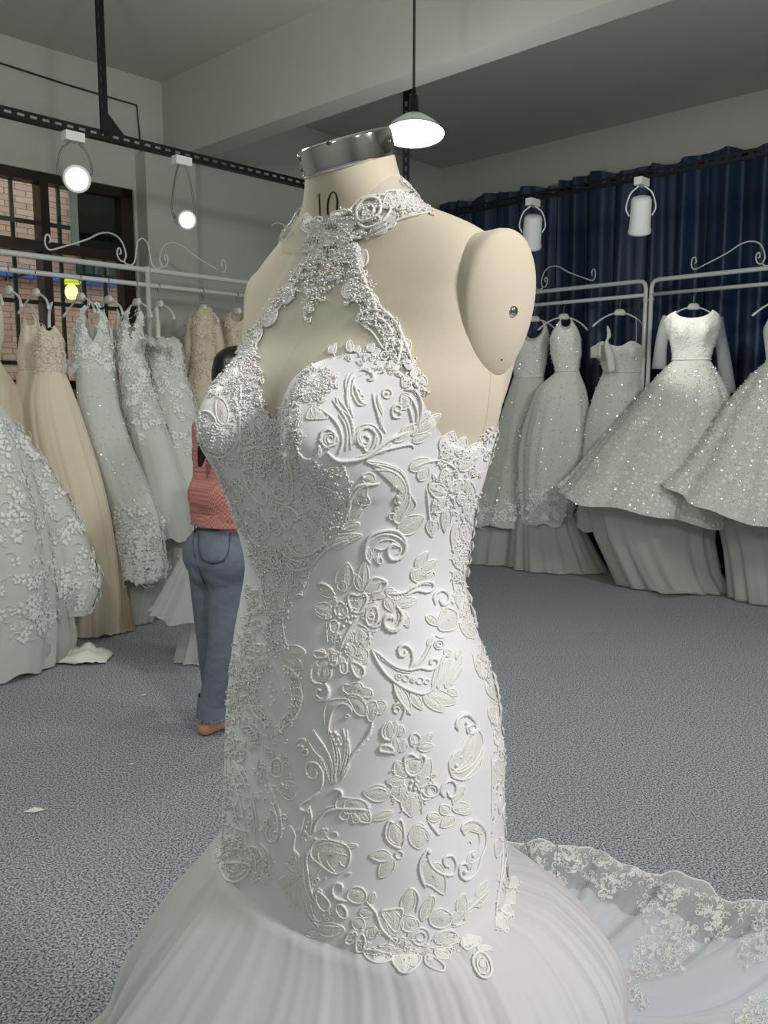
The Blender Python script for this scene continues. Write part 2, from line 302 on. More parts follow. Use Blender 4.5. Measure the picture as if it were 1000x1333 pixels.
# ------------------------------------------------------------------ track spotlights
def spotlight(px, py, plane, val, aim, label, lit, name='track_spotlight', sc=1.0):
    c = at_t(px, py, val) if plane == 't' else at_s(px, py, val)
    o = thing(name, c, label, 'spotlight', 'track spotlights'); ax = Vector(aim).normalized()
    mb = MB(); mb.lathe(c, [(.02*sc, -.10*sc), (.045*sc, -.095*sc), (.052*sc, -.08*sc), (.055*sc, .06*sc), (.06*sc, .075*sc), (.06*sc, .09*sc), (.05*sc, .09*sc), (.045*sc, .075*sc)], 24, ax, True, True); mb.build('lamp_head', 'white_plastic', o)
    mb = MB(); mb.lathe(c + ax*.078*sc, [(.0455*sc, 0), (.03*sc, .004), (.002, .008)], 20, ax); mb.build('lens', 'spotglow' if lit else 'lampwhite', o)
    top = Vector((c.x, c.y, TZ-.043)); sd = ax.cross(Vector((0, 0, 1))).normalized() if abs(ax.z) < .98 else Vector((1, 0, 0))
    for sgn in (-1, 1):
        mb = MB(); mb.tube(smooth_curve([c + sd*.058*sc*sgn, c + sd*.075*sc*sgn + Vector((0, 0, .05)), (c + top)/2 + sd*.055*sc*sgn + Vector((0, 0, .03)), top + sd*.02*sgn + Vector((0, 0, -.03)), top]), .005, 6); mb.build('bracket_wire', 'white_plastic' if not lit else 'steel', o)
    mb = MB(); mb.box(top + Vector((0, 0, -.005)), (.10, .05, .045), rz=math.atan2(A2.y, A2.x)); mb.build('track_adapter', 'white_plastic', o, smooth=False)
    return o, c, ax
spotlight(98, 233, 't', TT, (.45, -1, -.25), 'brightly lit track spotlight over the window, facing the room', True, sc=1.1)
spotlight(239, 285, 't', TT-.02, (.55, -1, -.3), 'lit track spotlight on a wire bracket beside the window column', True, sc=.85)
o, c1, ax1 = spotlight(693, 303, 's', TS-.02, (.05, .65, -1.1), 'white track spotlight nearer the room corner, turned to the curtain', False, sc=1.15)
o, c2, ax2 = spotlight(834, 281, 's', TS-.02, (.15, .65, -1.3), 'white track spotlight above the long-sleeved ball gown', False, sc=1.15)
spot('spot_beam_c', c2 + ax2*.12, at_s(905, 450, 5.8), 26, (1, .98, .92), 40); spot('spot_beam_d', c1 + ax1*.12, at_s(740, 480, 5.9), 5, (1, .98, .92), 40)
# ------------------------------------------------------------------ pendant lamp
c = at_y(539, 165, 4.0); o = thing('pendant_lamp', (c.x, c.y, ZC), 'pendant lamp with shallow white saucer shade hanging over the dress form neck', 'lamp')
PA = (0, math.sin(rad(9)), math.cos(rad(9))); PV = Vector(PA)
mb = MB(); mb.lathe(c, [(.137, -.035), (.133, -.03), (.10, .0), (.055, .035), (.04, .045), (.04, .05), (.06, .038), (.105, .004), (.137, -.03)], 40, PA, False, False); mb.build('shade', 'lampwhite', o)
mb = MB(); mb.lathe(c + PV*.014, [(.002, -.022), (.04, -.02), (.060, -.008), (.060, .004), (.05, .014), (.03, .026)], 32, PA); mb.build('lamp_disc', 'lampglow', o)
mb = MB(); mb.lathe(c + PV*.045, [(.04, 0), (.03, .02), (.022, .03), (.02, .09), (.012, .1), (.008, .13)], 20, PA); mb.build('lamp_holder', 'black', o)
mb = MB(); mb.tube(smooth_curve([c + PV*.16, c + PV*.2, Vector((c.x, c.y+.03, c.z+.3)), Vector((c.x, c.y, ZC-.03))]), .006); mb.build('cord', 'cord', o)
mb = MB(); mb.lathe((c.x, c.y, ZC-.04), [(.02, 0), (.05, .02), (.05, .04)], 20); mb.build('ceiling_cup', 'white_plastic', o)
pl = bpy.data.lights.new('pendant_light', 'POINT'); pl.energy = 18; pl.color = (.96, 1, 1); pl.shadow_soft_size = .07; po = bpy.data.objects.new('pendant_light', pl); COL.objects.link(po); po.location = c + Vector((0, 0, -.4))
# ------------------------------------------------------------------ blue curtain in panels
def curtain(t_a, t_b, label, seed):
    r_ = random.Random(seed); Wd = t_a-t_b; N = 150; K = 30; P = np.zeros((K, N, 3)); ph = [r_.uniform(0, 6.28) for _ in range(6)]
    base = thing('curtain', R(6.33, (t_a+t_b)/2, 0), label, 'curtain', 'blue curtain panels')
    for i in range(K):
        v = i/(K-1)
        for j in range(N):
            u = j/(N-1); x = u*Wd; tz = 3.20 - .03*math.cos(u*Wd*7.2 + ph[4])**2 - .02*math.sin(x*3+ph[5])
            amp = .028 + .045*(1-abs(v-.5)); 
            dsp = amp*(math.sin(x*27+ph[0]+.6*math.sin(x*4+ph[1])) + .5*math.sin(x*47+ph[2]+v*1.5) + .45*math.sin(x*9+ph[3]+v*.8))*.75
            P[i, j] = R(6.34 + dsp*.9, t_a - x + .012*math.sin(v*5+x*8)*math.sin(PI*u), .02 + (tz-.02)*v)
    MB().grid(P, closed=False).build('curtain_cloth', 'curtain', base)
    rr = MB(); rr.tube([R(6.36, t_a, 3.13), R(6.36, t_b, 3.13)], .014); rr.build('curtain_rod', 'black', base)
curtain(5.42, 4.055, 'dark blue curtain panel nearest the room corner, behind the dress form shoulder', 1)
curtain(4.05, 2.755, 'dark blue curtain panel behind the long-sleeved ball gown', 2)
curtain(2.75, 1.0, 'dark blue curtain panel at the right edge of the photo', 3)
# ------------------------------------------------------------------ garment racks with scroll ornaments
RT, RS, ZU, ZL = 4.85, 6.0, at_t(100, 340, 4.85).z, at_t(100, 361, 4.85).z
def curl(c, r, a0, turns, sgn, n=22, r1=.25):  # planar spiral (x, z)
    return [(c[0] + r*(1-(1-r1)*i/n)*math.cos(a0+sgn*2*PI*turns*i/n), c[1] + r*(1-(1-r1)*i/n)*math.sin(a0+sgn*2*PI*turns*i/n)) for i in range(n+1)]
def half_ornament():
    out = []
    out.append([(.94, .03), (.62, .105), (.46, .155), (.34, .165), (.24, .135), (.19, .06), (.21, .015), (.155, -.0), (.10, .02), (.075, .09)])
    out.append([(.94, .03), (.985, .03), (1.01, .06), (1.0, .1), (.97, .105), (.955, .08), (.97, .065)])
    out.append([(.21, .015), (.255, .02), (.285, .05), (.275, .085), (.25, .085), (.245, .062), (.262, .055)])
    out.append([(.075, .09), (.06, .135), (.02, .16), (0, .163)])
    return out
def rack(fn, x0, x1, joints, ornaments, label, posts):
    o = thing('garment_rack', fn(x0, 0), label, 'rack'); 
    j = [x0] + joints + [x1]
    for a, b_ in zip(j[:-1], j[1:]):
        g = .022; mb = MB(); r_ = .05
        pts = [fn(a+g, 0)] + [fn(a+g, z) for z in (1.2, ZU-.06)] + [fn(a+g+.008, ZU-.025), fn(a+g+.025, ZU-.007), fn(a+g+.06, ZU), fn((a+b_)/2, ZU), fn(b_-g-.06, ZU), fn(b_-g-.025, ZU-.007), fn(b_-g-.008, ZU-.025), fn(b_-g, ZU-.06), fn(b_-g, 1.2), fn(b_-g, 0)]
        mb.tube(pts, .0165, 12); mb.build('rack_frame', 'white_metal', o)
        mb = MB(); mb.tube([fn(a+g, ZL), fn((a+b_)/2, ZL), fn(b_-g, ZL)], .0145, 12); mb.build('hanging_rail', 'white_metal', o)
        for e in (a+g, b_-g):
            q0, q1 = fn(e, .012), fn(e, .012); nrm = (fn(a, 0)-fn(b_, 0)).cross(Vector((0, 0, 1))).normalized(); mb = MB(); mb.tube([q0 - nrm*.24, q0, q0 + nrm*.24], .012, 8); mb.build('base_foot', 'white_metal', o)
        for e in (a+g, b_-g):
            mb = MB(); mb.lathe(fn(e, ZL-.05), [(.017, 0), (.02, .003), (.02, .02), (.017, .023)], 14); mb.build('joint_collar', 'white_metal', o)
    for cx, sc in ornaments:
        for sg in (-1, 1):
            mb = MB()
            for path in half_ornament():
                mb.tube(smooth_curve([fn(cx + sg*x*sc, ZU + .016 + z*1.05) for x, z in path], 5), .0055, 6)
            mb.build('scroll_ornament', 'white_metal', o)
    return o
# left rack: joint (post pair) near px 192
sj = st(at_t(192, 355, RT))[0]
lr = rack(lambda x, z: R(x, RT, z), sj-2.0, sj+2.0, [], [(st(at_t(186, 325, RT))[0], .62)], 'white tubular garment rack along the window wall', None)
MB().tube([R(sj, RT, 0), R(sj, RT, 1), R(sj, RT, ZU)], .0165, 12).build('middle_post', 'white_metal', lr)
MB().tube([R(sj, RT-.0, ZU-.02), R(sj, RT, ZU+.02)], .02, 12).build('joint_collar', 'white_metal', lr)
ZLL = ZL; ZU, ZL = at_s(841, 365.5, RS).z, at_s(841, 384, RS).z
tj = st(at_s(845, 370, RS))[1]
rack(lambda x, z: R(RS, -x, z), -tj-2.0, -tj+2.0, [-tj], [(-st(at_s(690, 352, RS))[1], .6), (-st(at_s(1020, 330, RS))[1], .62)], 'white tubular garment rack in front of the blue curtain', None)
# ------------------------------------------------------------------ dress form: a lofted torso fitted to its outline
PHI = rad(45); FV = np.array([-math.sin(PHI), -math.cos(PHI), 0]); LV = np.array([math.cos(PHI), -math.sin(PHI), 0]); BC = np.array([-.02, 1.0, 0])
#        z     a     bf    bb    fwd   exp
KEY = [(.60, .180, .125, .135, .00, 2.2), (.80, .176, .120, .128, .00, 2.2), (.90, .180, .118, .137, .00, 2.2), (.98, .182, .115, .142, -.004, 2.25), (1.05, .172, .11, .128, 0, 2.2), (1.12, .148, .10, .104, .004, 2.2),
       (1.18, .132, .094, .088, .008, 2.2), (1.25, .137, .10, .092, .008, 2.2), (1.30, .147, .104, .10, .006, 2.2), (1.36, .158, .106, .106, .004, 2.3), (1.42, .162, .10, .108, .002, 2.5), (1.47, .180, .088, .106, .0, 2.8),
       (1.51, .187, .074, .098, -.004, 2.8), (1.535, .182, .066, .088, -.006, 2.5), (1.555, .163, .060, .08, -.006, 2.1), (1.572, .132, .056, .074, -.004, 2.0), (1.588, .088, .053, .068, .0, 2.0), (1.605, .068, .0515, .062, .006, 2.0), (1.625, .056, .049, .054, .012, 2), (1.66, .051, .047, .048, .017, 2), (1.75, .049, .046, .046, .024, 2)]
KA = np.array(KEY)
NZ, NT = 231, 180
ZS = np.linspace(.60, 1.75, NZ); THS = np.linspace(0, 2*PI, NT, endpoint=False)
def keyi(c):
    y = np.interp(ZS, KA[:, 0], KA[:, c]); k = np.array([1, 2, 3, 2, 1])/9.
    for _ in range(2): y = np.convolve(np.pad(y, 2, 'edge'), k, 'valid')
    return y
a_, bf_, bb_, fw_, ex_ = (keyi(i) for i in range(1, 6))
sn, cs = np.sin(THS), np.cos(THS); LL = np.zeros((NZ, NT)); FF = np.zeros((NZ, NT))
for i in range(NZ):
    e = 2/ex_[i]; l = a_[i]*np.sign(sn)*np.abs(sn)**e; f = np.where(cs > 0, bf_[i], bb_[i])*np.sign(cs)*np.abs(cs)**e
    z = ZS[i]; sg = .058 if z > 1.345 else .044; B = .056*math.exp(-((z-1.345)/sg)**2)
    f = f + B*(np.exp(-((l-.074)/.047)**2) + np.exp(-((l+.074)/.047)**2))*np.clip(cs*1.6, 0, 1)
    l = l + .012*math.exp(-((z-1.35)/.06)**2)*sn*(cs > -.2)
    LL[i] = l; FF[i] = f + fw_[i]
# outline of the dressed form in the photograph: y, left x, right x
SIL = np.array([(300, 400, 0), (420, 314, 684), (450, 312, 682), (480, 296, 673), (510, 267, 664), (545, 258, 653), (580, 262, 643), (615, 279, 634), (665, 301, 619), (710, 315, 610), (745, 318, 605), (790, 312, 611), (820, 306, 621), (850, 301, 633), (900, 295, 645), (960, 292, 654), (1040, 290, 657), (1100, 289, 659), (1170, 288, 661), (1260, 287, 662)], float)
SIL = SIL[1:]
scl = np.ones(NZ); shx = np.zeros(NZ)
def world_ring(i, off=0): 
    P = BC[None] + np.outer(LL[i]*scl[i], LV) + np.outer(FF[i]*scl[i], FV); P[:, 0] += shx[i]; P[:, 2] = ZS[i]; return P
for i in range(NZ):
    if ZS[i] < .78 or ZS[i] > 1.46: continue
    for _ in range(5):
        P = world_ring(i); px, py = projn(P); il, ir = px.argmin(), px.argmax()
        Lt = np.interp(py[il], SIL[:, 0], SIL[:, 1])+4; Rt = np.interp(py[ir], SIL[:, 0], SIL[:, 2])-4
        scl[i] *= (Rt-Lt)/(px[ir]-px[il]); shx[i] += ((Rt+Lt)-(px[ir]+px[il]))/2*P[ir, 1]/FPX
lo, hi = np.where((ZS >= .78))[0][0], np.where(ZS <= 1.46)[0][-1]
scl[:lo] = scl[lo]; shx[:lo] = shx[lo]; 
for i in range(hi+1, NZ):
    k = min(1, (ZS[i]-ZS[hi])/.10); scl[i] = scl[hi]*(1-k)+1.0*k; shx[i] = shx[hi]*(1-k)+(-.008)*k
kk = np.ones(7)/7.
for _ in range(2): scl = np.convolve(np.pad(scl, 3, 'edge'), kk, 'valid'); shx = np.convolve(np.pad(shx, 3, 'edge'), kk, 'valid')
BODY = np.stack([world_ring(i) for i in range(NZ)])
dT = np.roll(BODY, -1, 1)-np.roll(BODY, 1, 1); dZ = np.gradient(BODY, axis=0); BN = np.cross(dT, dZ); BN /= np.linalg.norm(BN, axis=2, keepdims=True)+1e-12
if (BN[100, 0]*FV).sum() < 0: BN = -BN
def S(th, z, off=0.0):   # point on the form's surface at angle th (0 front, +90 deg its left side), height z
    zi = np.clip((np.asarray(z)-ZS[0])/(ZS[1]-ZS[0]), 0, NZ-1.001); ti = (np.asarray(th) % (2*PI))/(2*PI)*NT
    i0 = np.floor(zi).astype(int); j0 = np.floor(ti).astype(int) % NT; j1 = (j0+1) % NT; u = (zi-i0)[..., None]; v = (ti-np.floor(ti))[..., None]
    g = lambda A: (A[i0, j0]*(1-u)*(1-v) + A[i0+1, j0]*u*(1-v) + A[i0, j1]*(1-u)*v + A[i0+1, j1]*u*v)
    return g(BODY) + g(BN)*(np.asarray(off)[..., None] if np.ndim(off) else off)
form = thing('dress_form', (BC[0], BC[1], 0), 'cream linen dress form with chrome neck cap and the number 10', 'mannequin')
# torso up to a neck cut that slopes down to the front
def neck_z(th): return 1.641 - .017*np.cos(th)
P = []
for i in range(NZ): P.append(S(THS, np.minimum(np.full(NT, ZS[i]), neck_z(THS))))
P = [p for i, p in enumerate(P) if ZS[i] < 1.715]
MB().grid(P, True, True, True).build('torso', 'form', form)
# chrome cap
top = S(THS[::3], neck_z(THS[::3])); cc = top.mean(0); q = []
upv = np.cross(top[15]-top[0], top[30]-top[0]); upv /= np.linalg.norm(upv); upv = upv if upv[2] > 0 else -upv
for k, h in ((1.0, -.002), (1.035, -.001), (1.04, .002), (1.04, .024), (1.025, .027), (.99, .028), (.96, .026), (.5, .026), (.02, .026)): q.append(cc + (top-cc)*k + upv*h)
MB().grid(q, True, True, True).build('neck_cap', 'chrome', form)
for th_, dz in ((-.55, .008), (-.5, .02), (1.9, .012), (.5, .026)):
    j = int((th_ % (2*PI))/(2*PI)*60); c = cc + (top[j]-cc)*1.04 + upv*dz; n_ = (top[j]-cc)/np.linalg.norm(top[j]-cc)
    MB().lathe(c - n_*.001, [(.0028, 0), (.0028, .002), (.001, .0025)], 10, n_.tolist()).build('cap_rivet', 'steel', form)
# seams: front, side and armhole stitching, drawn as thin thread on the linen
for th_, z0, z1 in ((PI/2, 1.30, 1.41), (0, 1.36, 1.60), (PI, .8, 1.60)):
    zz = np.linspace(z0, z1, 40); MB().tube(S(np.full(40, th_), zz, -.0002).tolist(), .0008, 5).build('seam', mat('linen_seam', (205, 193, 168), .9), form)
# number 10 printed on the neck, reading along its front
bvF = BVHTree.FromPolygons([tuple(x) for x in BODY.reshape(-1, 3)], [(i*NT+j, i*NT+(j+1) % NT, (i+1)*NT+(j+1) % NT, (i+1)*NT+j) for i in range(NZ-1) for j in range(NT)])
def hit(bv, px, py, near=None):
    d = rayd(px, py).normalized(); r_ = bv.ray_cast(CAM, d)
    if r_[0] is None:
        g = near if near is not None else CAM + d*1.0
        r_ = bv.find_nearest(g)
    n = r_[1]; n = n if n.dot(d) < 0 else -n
    return r_[0], n
def ribbon(bv, pts, wpx, off):
    mb = MB(); L_ = []; R_ = []
    for i, (x, y) in enumerate(pts):
        a = pts[max(0, i-1)]; b = pts[min(len(pts)-1, i+1)]; dx, dy = b[0]-a[0], b[1]-a[1]; q = math.hypot(dx, dy) or 1; w_ = wpx[i] if hasattr(wpx, '__len__') else wpx
        for s, l in ((1, L_), (-1, R_)):
            p, n = hit(bv, x - dy/q*w_*s, y + dx/q*w_*s); l.append(list(p + n*off))
    return mb.grid([L_, R_], closed=False)
ribbon(bvF, [(412, 257), (416, 252), (416.5, 262), (417, 274), (417.5, 292)], [.5, 1.0, 1.0, 1.0, .9], .0007).build('printed_one', 'ink', form)
ring_ = [(433.5 + 6.3*math.cos(a)+ .06*(266-(268+18*math.sin(a))), 268 + 18*math.sin(a)) for a in np.linspace(0, 2*PI, 33)]
ribbon(bvF, ring_, [.5 + .75*abs(math.cos(a)) for a in np.linspace(0, 2*PI, 33)], .0007).build('printed_zero', 'ink', form)
# domed arm plates, one at each shoulder
def arm_plate(sgn):
    th_ = sgn*PI/2
    c = S(np.array(th_), np.array(1.462)); n = Vector((LV*sgn*.985 + FV*.13 + np.array([0, 0, -.16])).tolist()).normalized(); c = Vector(c.tolist()) - n*(.008 if sgn > 0 else .014) - Vector((0, 0, .0))*1 + Vector((0, 0, .012))
    v = Vector((0, 0, 1)); v = (v - n*v.dot(n)).normalized(); u = v.cross(n).normalized()
    P = []
    for k, h in ((.90, -.05), (.985, -.004), (1.0, .002), (1.0, .0085), (.985, .012), (.93, .0155), (.8, .02), (.6, .0245), (.35, .0275), (.12, .0285)):
        row = []
        for j in range(48):
            a = 2*PI*j/48; egg = 1 + .10*math.sin(a); x = .048*k*math.cos(a)*egg; y = .074*k*math.sin(a)
            row.append(list(c + u*x + v*y + n*(h - .16*abs(x)**1.5)))
        P.append(row)
    MB().grid(P, True, False, True).build('arm_plate', 'form', form)
    pl = bpy.data.objects[[o.name for o in form.children if o.name.startswith('arm_plate')][-1]]
    b = c + n*.027 + u*.001 + v*-.004
    MB().lathe(b, [(.0062, -.003), (.0062, .001), (.0052, .003), (.003, .0045), (.001, .005)], 16, n).build('plate_bolt', 'chrome', pl)
    for dx, dy in ((.027, .016), (.0285, .008)): 
        MB().lathe(c + u*dx*sgn + v*dy + n*(.0215 - .16*dx**1.5), [(.0022, -.002), (.002, .0012), (.0008, .0016)], 8, n).build('plate_pin', 'steel', pl)
    MB().lathe(c - v*.052 + n*.0212, [(.0015, -.001), (.0012, .0012)], 8, n).build('plate_pin', 'ink', pl)
    return c, n
arm_plate(1); arm_plate(-1)
mb = MB(); mb.lathe((BC[0], BC[1], 0), [(.02, .02), (.02, .62)], 16); mb.build('stand_pole', 'chrome', form)
mb = MB(); mb.lathe((BC[0], BC[1], 0), [(.02, .05), (.06, .04), (.2, .018), (.21, .0)][::-1], 32); mb.build('stand_base', 'white_metal', form)

# ------------------------------------------------------------------ the wedding gown on the form
gown = thing('wedding_gown', (BC[0]+.05, BC[1]+.05, 0), 'large white beaded lace halter mermaid wedding gown displayed on the dress form', 'gown')
def inv(px, py, bv=None):   # pixel -> (theta, z) on the form
    p, n = hit(bvF, px, py); d = np.array(p) - BODY[int(np.clip((p.z-ZS[0])/(ZS[1]-ZS[0]), 0, NZ-1))].mean(0)
    i = int(np.clip(round((p.z-ZS[0])/(ZS[1]-ZS[0])), 0, NZ-1)); j = int(np.argmin(((BODY[i]-np.array(p))**2).sum(1))); th = THS[j]
    return (th if th <= PI else th-2*PI), p.z
# upper edge of the opaque bodice: sweetheart front, scooped under the arms (theta on the form's left half, mirrored)
TOPE = [inv(*q) for q in ((352, 545), (366, 520), (382, 498), (398, 482), (420, 472), (450, 465), (480, 462), (505, 470), (530, 490), (550, 520), (565, 552), (582, 578))]
side = [inv(*q) for q in ((605, 586), (622, 580), (640, 562), (652, 545))]
te = sorted([(abs(t), z) for t, z in TOPE] + [(t, z) for t, z in side if t > .9])
# keep theta increasing
ta = [0.0]; tz = [te[0][1]]
for t, z in te:
    if t > ta[-1]+.015: ta.append(t); tz.append(z)
for t_, z_ in ((max(ta[-1]+.25, 2.5), tz[-1]+.02), (PI, tz[-1]+.03)): ta.append(min(t_, PI)); tz.append(z_)
def z_top(th): return np.interp(np.abs((np.asarray(th)+PI) % (2*PI)-PI), ta, tz)
def z_hem(th): return .768 + .010*np.cos(2*np.asarray(th)) + .006*np.sin(7*np.asarray(th)+1)
N = 240; TH = np.linspace(0, 2*PI, N, endpoint=False); P = []
for v in np.linspace(0, 1, 150):
    z = z_hem(TH)*(1-v) + z_top(TH)*v
    off = .0035 + .0012*np.sin(TH*3+z*9)*np.sin(z*37+TH*2)*(z < 1.28)
    P.append(S(TH, z, off))
BOD = np.array(P); MB().grid(BOD).build('bodice', 'satin', gown)
# illusion yoke: sheer tulle from the sweetheart edge up to the collar, bounded by the lace halter edges
HALT = [inv(*q) for q in ((575, 590), (566, 556), (552, 520), (537, 480), (519, 440), (500, 412), (480, 372), (468, 335), (464, 310))]
HALT = sorted(HALT, key=lambda q: q[1]); hz = [q[1] for q in HALT]; ht = [abs(q[0]) for q in HALT]
def th_halt(z): return np.interp(z, hz, ht)
NY = 81; P = []; zy0, zy1 = min(tz[:8])-.03, hz[-1]+.03
for z in np.linspace(zy0, zy1, 90):
    tm = th_halt(z); tt = np.linspace(-tm, tm, NY); zz = np.full(NY, z); P.append(S(tt, zz, .0022))
YOK = np.array(P); MB().grid(YOK, closed=False).build('sheer_yoke', 'yoke', gown)
def gore(t0, t1, zlo):  # side insert of sheer mesh by the underarm
    pass
# halter collar band round the neck
P = []
def z_col(th, v): 
    s2 = np.sin(th)**2; b2 = (1-np.cos(th))/2; lo_ = 1.543 + .036*s2 + .040*b2; hi_ = 1.577 + .024*s2 + .036*b2; return lo_*(1-v)+hi_*v
for v in np.linspace(0, 1, 8): P.append(S(TH, z_col(TH, v), .0028))
COLR = np.array(P); MB().grid(COLR).build('collar', 'yoke', gown)
# tulle skirt flaring from below the lace, with soft gathers
SK = np.array([(1105, 284, 664), (1135, 255, 694), (1160, 234, 716), (1190, 211, 744), (1210, 199, 760), (1250, 175, 791), (1270, 164, 807), (1333, 130, 853)], float)
def skirt(name, mname, scale, seed, amp, z_end, par, folds=(23, 37, 11), ztop=.83):
    r_ = random.Random(seed); ph = [r_.uniform(0, 6.28) for _ in range(8)]; N = 420; th = np.linspace(0, 2*PI, N, endpoint=False); rows = []
    zz = np.concatenate([np.linspace(ztop, .5, 36), np.linspace(.49, z_end, 26)]); rr = None
    base0 = S(th, np.full(N, .815), -.004 if scale < 1 else .001); c0 = base0.mean(0); dirs = base0-c0; dirs[:, 2] = 0
    KS, KX, kscale, kx = [], [], 1.0, 0.0
    for z in zz:
        if z > .50:
            if z <= .805:
                for _ in range(4):
                    P_ = c0 + dirs*kscale; P_[:, 0] += kx; P_[:, 2] = z; px, py = projn(P_); il, ir = px.argmin(), px.argmax()
                    Lt = np.interp(py[il], SK[:, 0], SK[:, 1])+2; Rt = np.interp(py[ir], SK[:, 0], SK[:, 2])-2
                    kscale *= (Rt-Lt)/(px[ir]-px[il]); kx += ((Rt+Lt)-(px[ir]+px[il]))/2*P_[ir, 1]/FPX
            kend, xend, zend = kscale, kx, z
        else:
            q = (zend-z)/zend; kscale = kend + (4.4-kend)*(q**.9); kx = xend
        KS.append(kscale); KX.append(kx)
    kn = np.ones(5)/5
    for _ in range(4): KS = np.convolve(np.pad(KS, 2, 'edge'), kn, 'valid'); KX = np.convolve(np.pad(KX, 2, 'edge'), kn, 'valid')
    KS[0] = KS[1] = .965; KS[2] = min(KS[2], 1.0); KS = np.minimum(KS, np.where(zz > .800, 1.0, 99)); KX[:3] = 0
    for iz, z in enumerate(zz):
        t = max(0, .815-z); kscale, kx = KS[iz], KX[iz]
        circ = min(1, t/.35); rr = np.linalg.norm(dirs, axis=1); rm = rr.mean(); d2 = dirs/rr[:, None]*((rr*(1-circ)+rm*circ))[:, None]
        g = .45*np.cos(folds[0]*th+ph[0]+1.3*np.sin(2*th+ph[1])+t*1.0) + .3*np.cos(folds[1]*th+ph[2]+1.1*np.sin(3*th+ph[3])) + .25*np.cos(folds[2]*th+ph[4]+t*2) + .17*np.cos(97*th+ph[6]+2*np.sin(5*th)) + .16*np.cos(61*th+ph[7]+2*np.sin(4*th))
        A = amp*min(1, .12+t*2.2)*(.3+.9*t/.8)
        k = kscale*scale*(1 + A*(g-.6)/max(kscale, .6)*1.0)
        fr = np.clip(-dirs[:, 1]/rr, 0, 1)**1.5; k = 1 + (k-1)*(1-.5*fr*max(0, 1-t/.5)) if kscale > 1 else k
        P_ = c0 + d2*k[:, None]; P_[:, 0] += kx; P_[:, 2] = z + .006*np.sin(5*th+ph[5])*(z < .2); rows.append(P_)
    mb = MB(); mb.grid(rows); return mb.build(name, mname, par), np.array(rows)
sk_o, SKP = skirt('skirt', 'tulle', 1.0, 3, .28, .03, gown)
skirt('under_skirt', 'trainsatin', .90, 5, .05, .04, sk_o, (13, 21, 7), .70)
# ------------------------------------------------------------------ hangers and the gowns on the racks
def hanger(loc, yaw, label, group, sc=1.0, proto=[]):
    if proto: return dup(proto[0], loc, yaw, label, group)
    o = thing('clothes_hanger', (0, 0, 0), label, 'hanger', group)
    hk = [(-.018, 0, -.004), (-.012, 0, .012), (0, 0, .018), (.013, 0, .012), (.017, 0, -.002), (.010, 0, -.022), (0, 0, -.035), (0, 0, -.09)]
    MB().tube(smooth_curve(hk, 4), .0026, 6).build('hook', 'steel', o)
    P = [[[x*k*.5 + 0, y*k, z] for x, y in ((-.085, -.008), (-.07, -.013), (.07, -.013), (.085, -.008), (.085, .008), (.07, .013), (-.07, .013), (-.085, .008))] for k, z in ((.75, -.132), (1.0, -.126), (1.0, -.108), (.7, -.088), (.3, -.084))]
    MB().grid(P, True, True, True).build('size_block', 'white_plastic', o)
    for s in (-1, 1):
        MB().tube(smooth_curve([(s*.02, 0, -.115), (s*.07, 0, -.125), (s*.13, 0, -.155), (s*.175, .01, -.19), (s*.20, .02, -.215)], 4), [.006]*5+[.006]*4+[.007]*4+[.009]*3+[.005], 8).build('shoulder_bar', 'white_plastic', o)
    o.location = loc; o.rotation_euler = (0, 0, yaw); proto.append(o); return o
def loft_rows(rows, D, depth, n=96, rowsK=44, folds=9, amp=.06, seed=1, hem=0.0, tilt=0.0, sharp=1.5, top_amp=0.15, hemw=0.0, bk=.4):
    """skirt from outline rows (y, xl, xr) standing at distance D; depth = front-to-back over side-to-side"""
    r_ = random.Random(seed); ph = [r_.uniform(0, 6.28) for _ in range(9)]; rows = np.array(rows, float)
    yy = np.interp(np.linspace(0, 1, rowsK), np.linspace(0, 1, len(rows)), rows[:, 0]); xl = np.interp(yy, rows[:, 0], rows[:, 1]); xr = np.interp(yy, rows[:, 0], rows[:, 2])
    for _ in range(3):
        for a in (xl, xr): a[1:-1] = (a[:-2]+2*a[1:-1]+a[2:])/4
    th = np.linspace(0, 2*PI, n, endpoint=False); out = []
    for i in range(rowsK):
        v = i/(rowsK-1); p0 = at_y(xl[i], yy[i], D); p1 = at_y(xr[i], yy[i], D); c = (p0+p1)/2; hw = (p1-p0).length/2; vd = Vector((c.x, c.y, 0)).normalized(); vr = Vector((vd.y, -vd.x, 0))
        g = .5*np.cos(folds*th+ph[0]+1.2*np.sin(2*th+ph[1])) + .3*np.cos(int(folds*1.7)*th+ph[2]+np.sin(3*th+ph[3])) + .2*np.cos(int(folds*2.6)*th+ph[4])
        k = 1 + amp*(top_amp+(1-top_amp)*v)*(g-.35)
        fx = hw*np.sin(th)*k; fy = -hw*depth*np.where(np.cos(th) > 0, 1.15, bk)*np.cos(th)*k
        P = np.array(c)[None] + np.outer(fx, np.array(vr)) + np.outer(fy, np.array(vd))
        P[:, 2] += v**4*(tilt*np.sin(th) + hem*np.cos(th) + hemw*np.sin(4*th+ph[5])*.6 + hemw*np.sin(9*th+ph[6])*.4)
        P[:, 2] = np.maximum(P[:, 2], .012); out.append(P)
    return np.array(out)
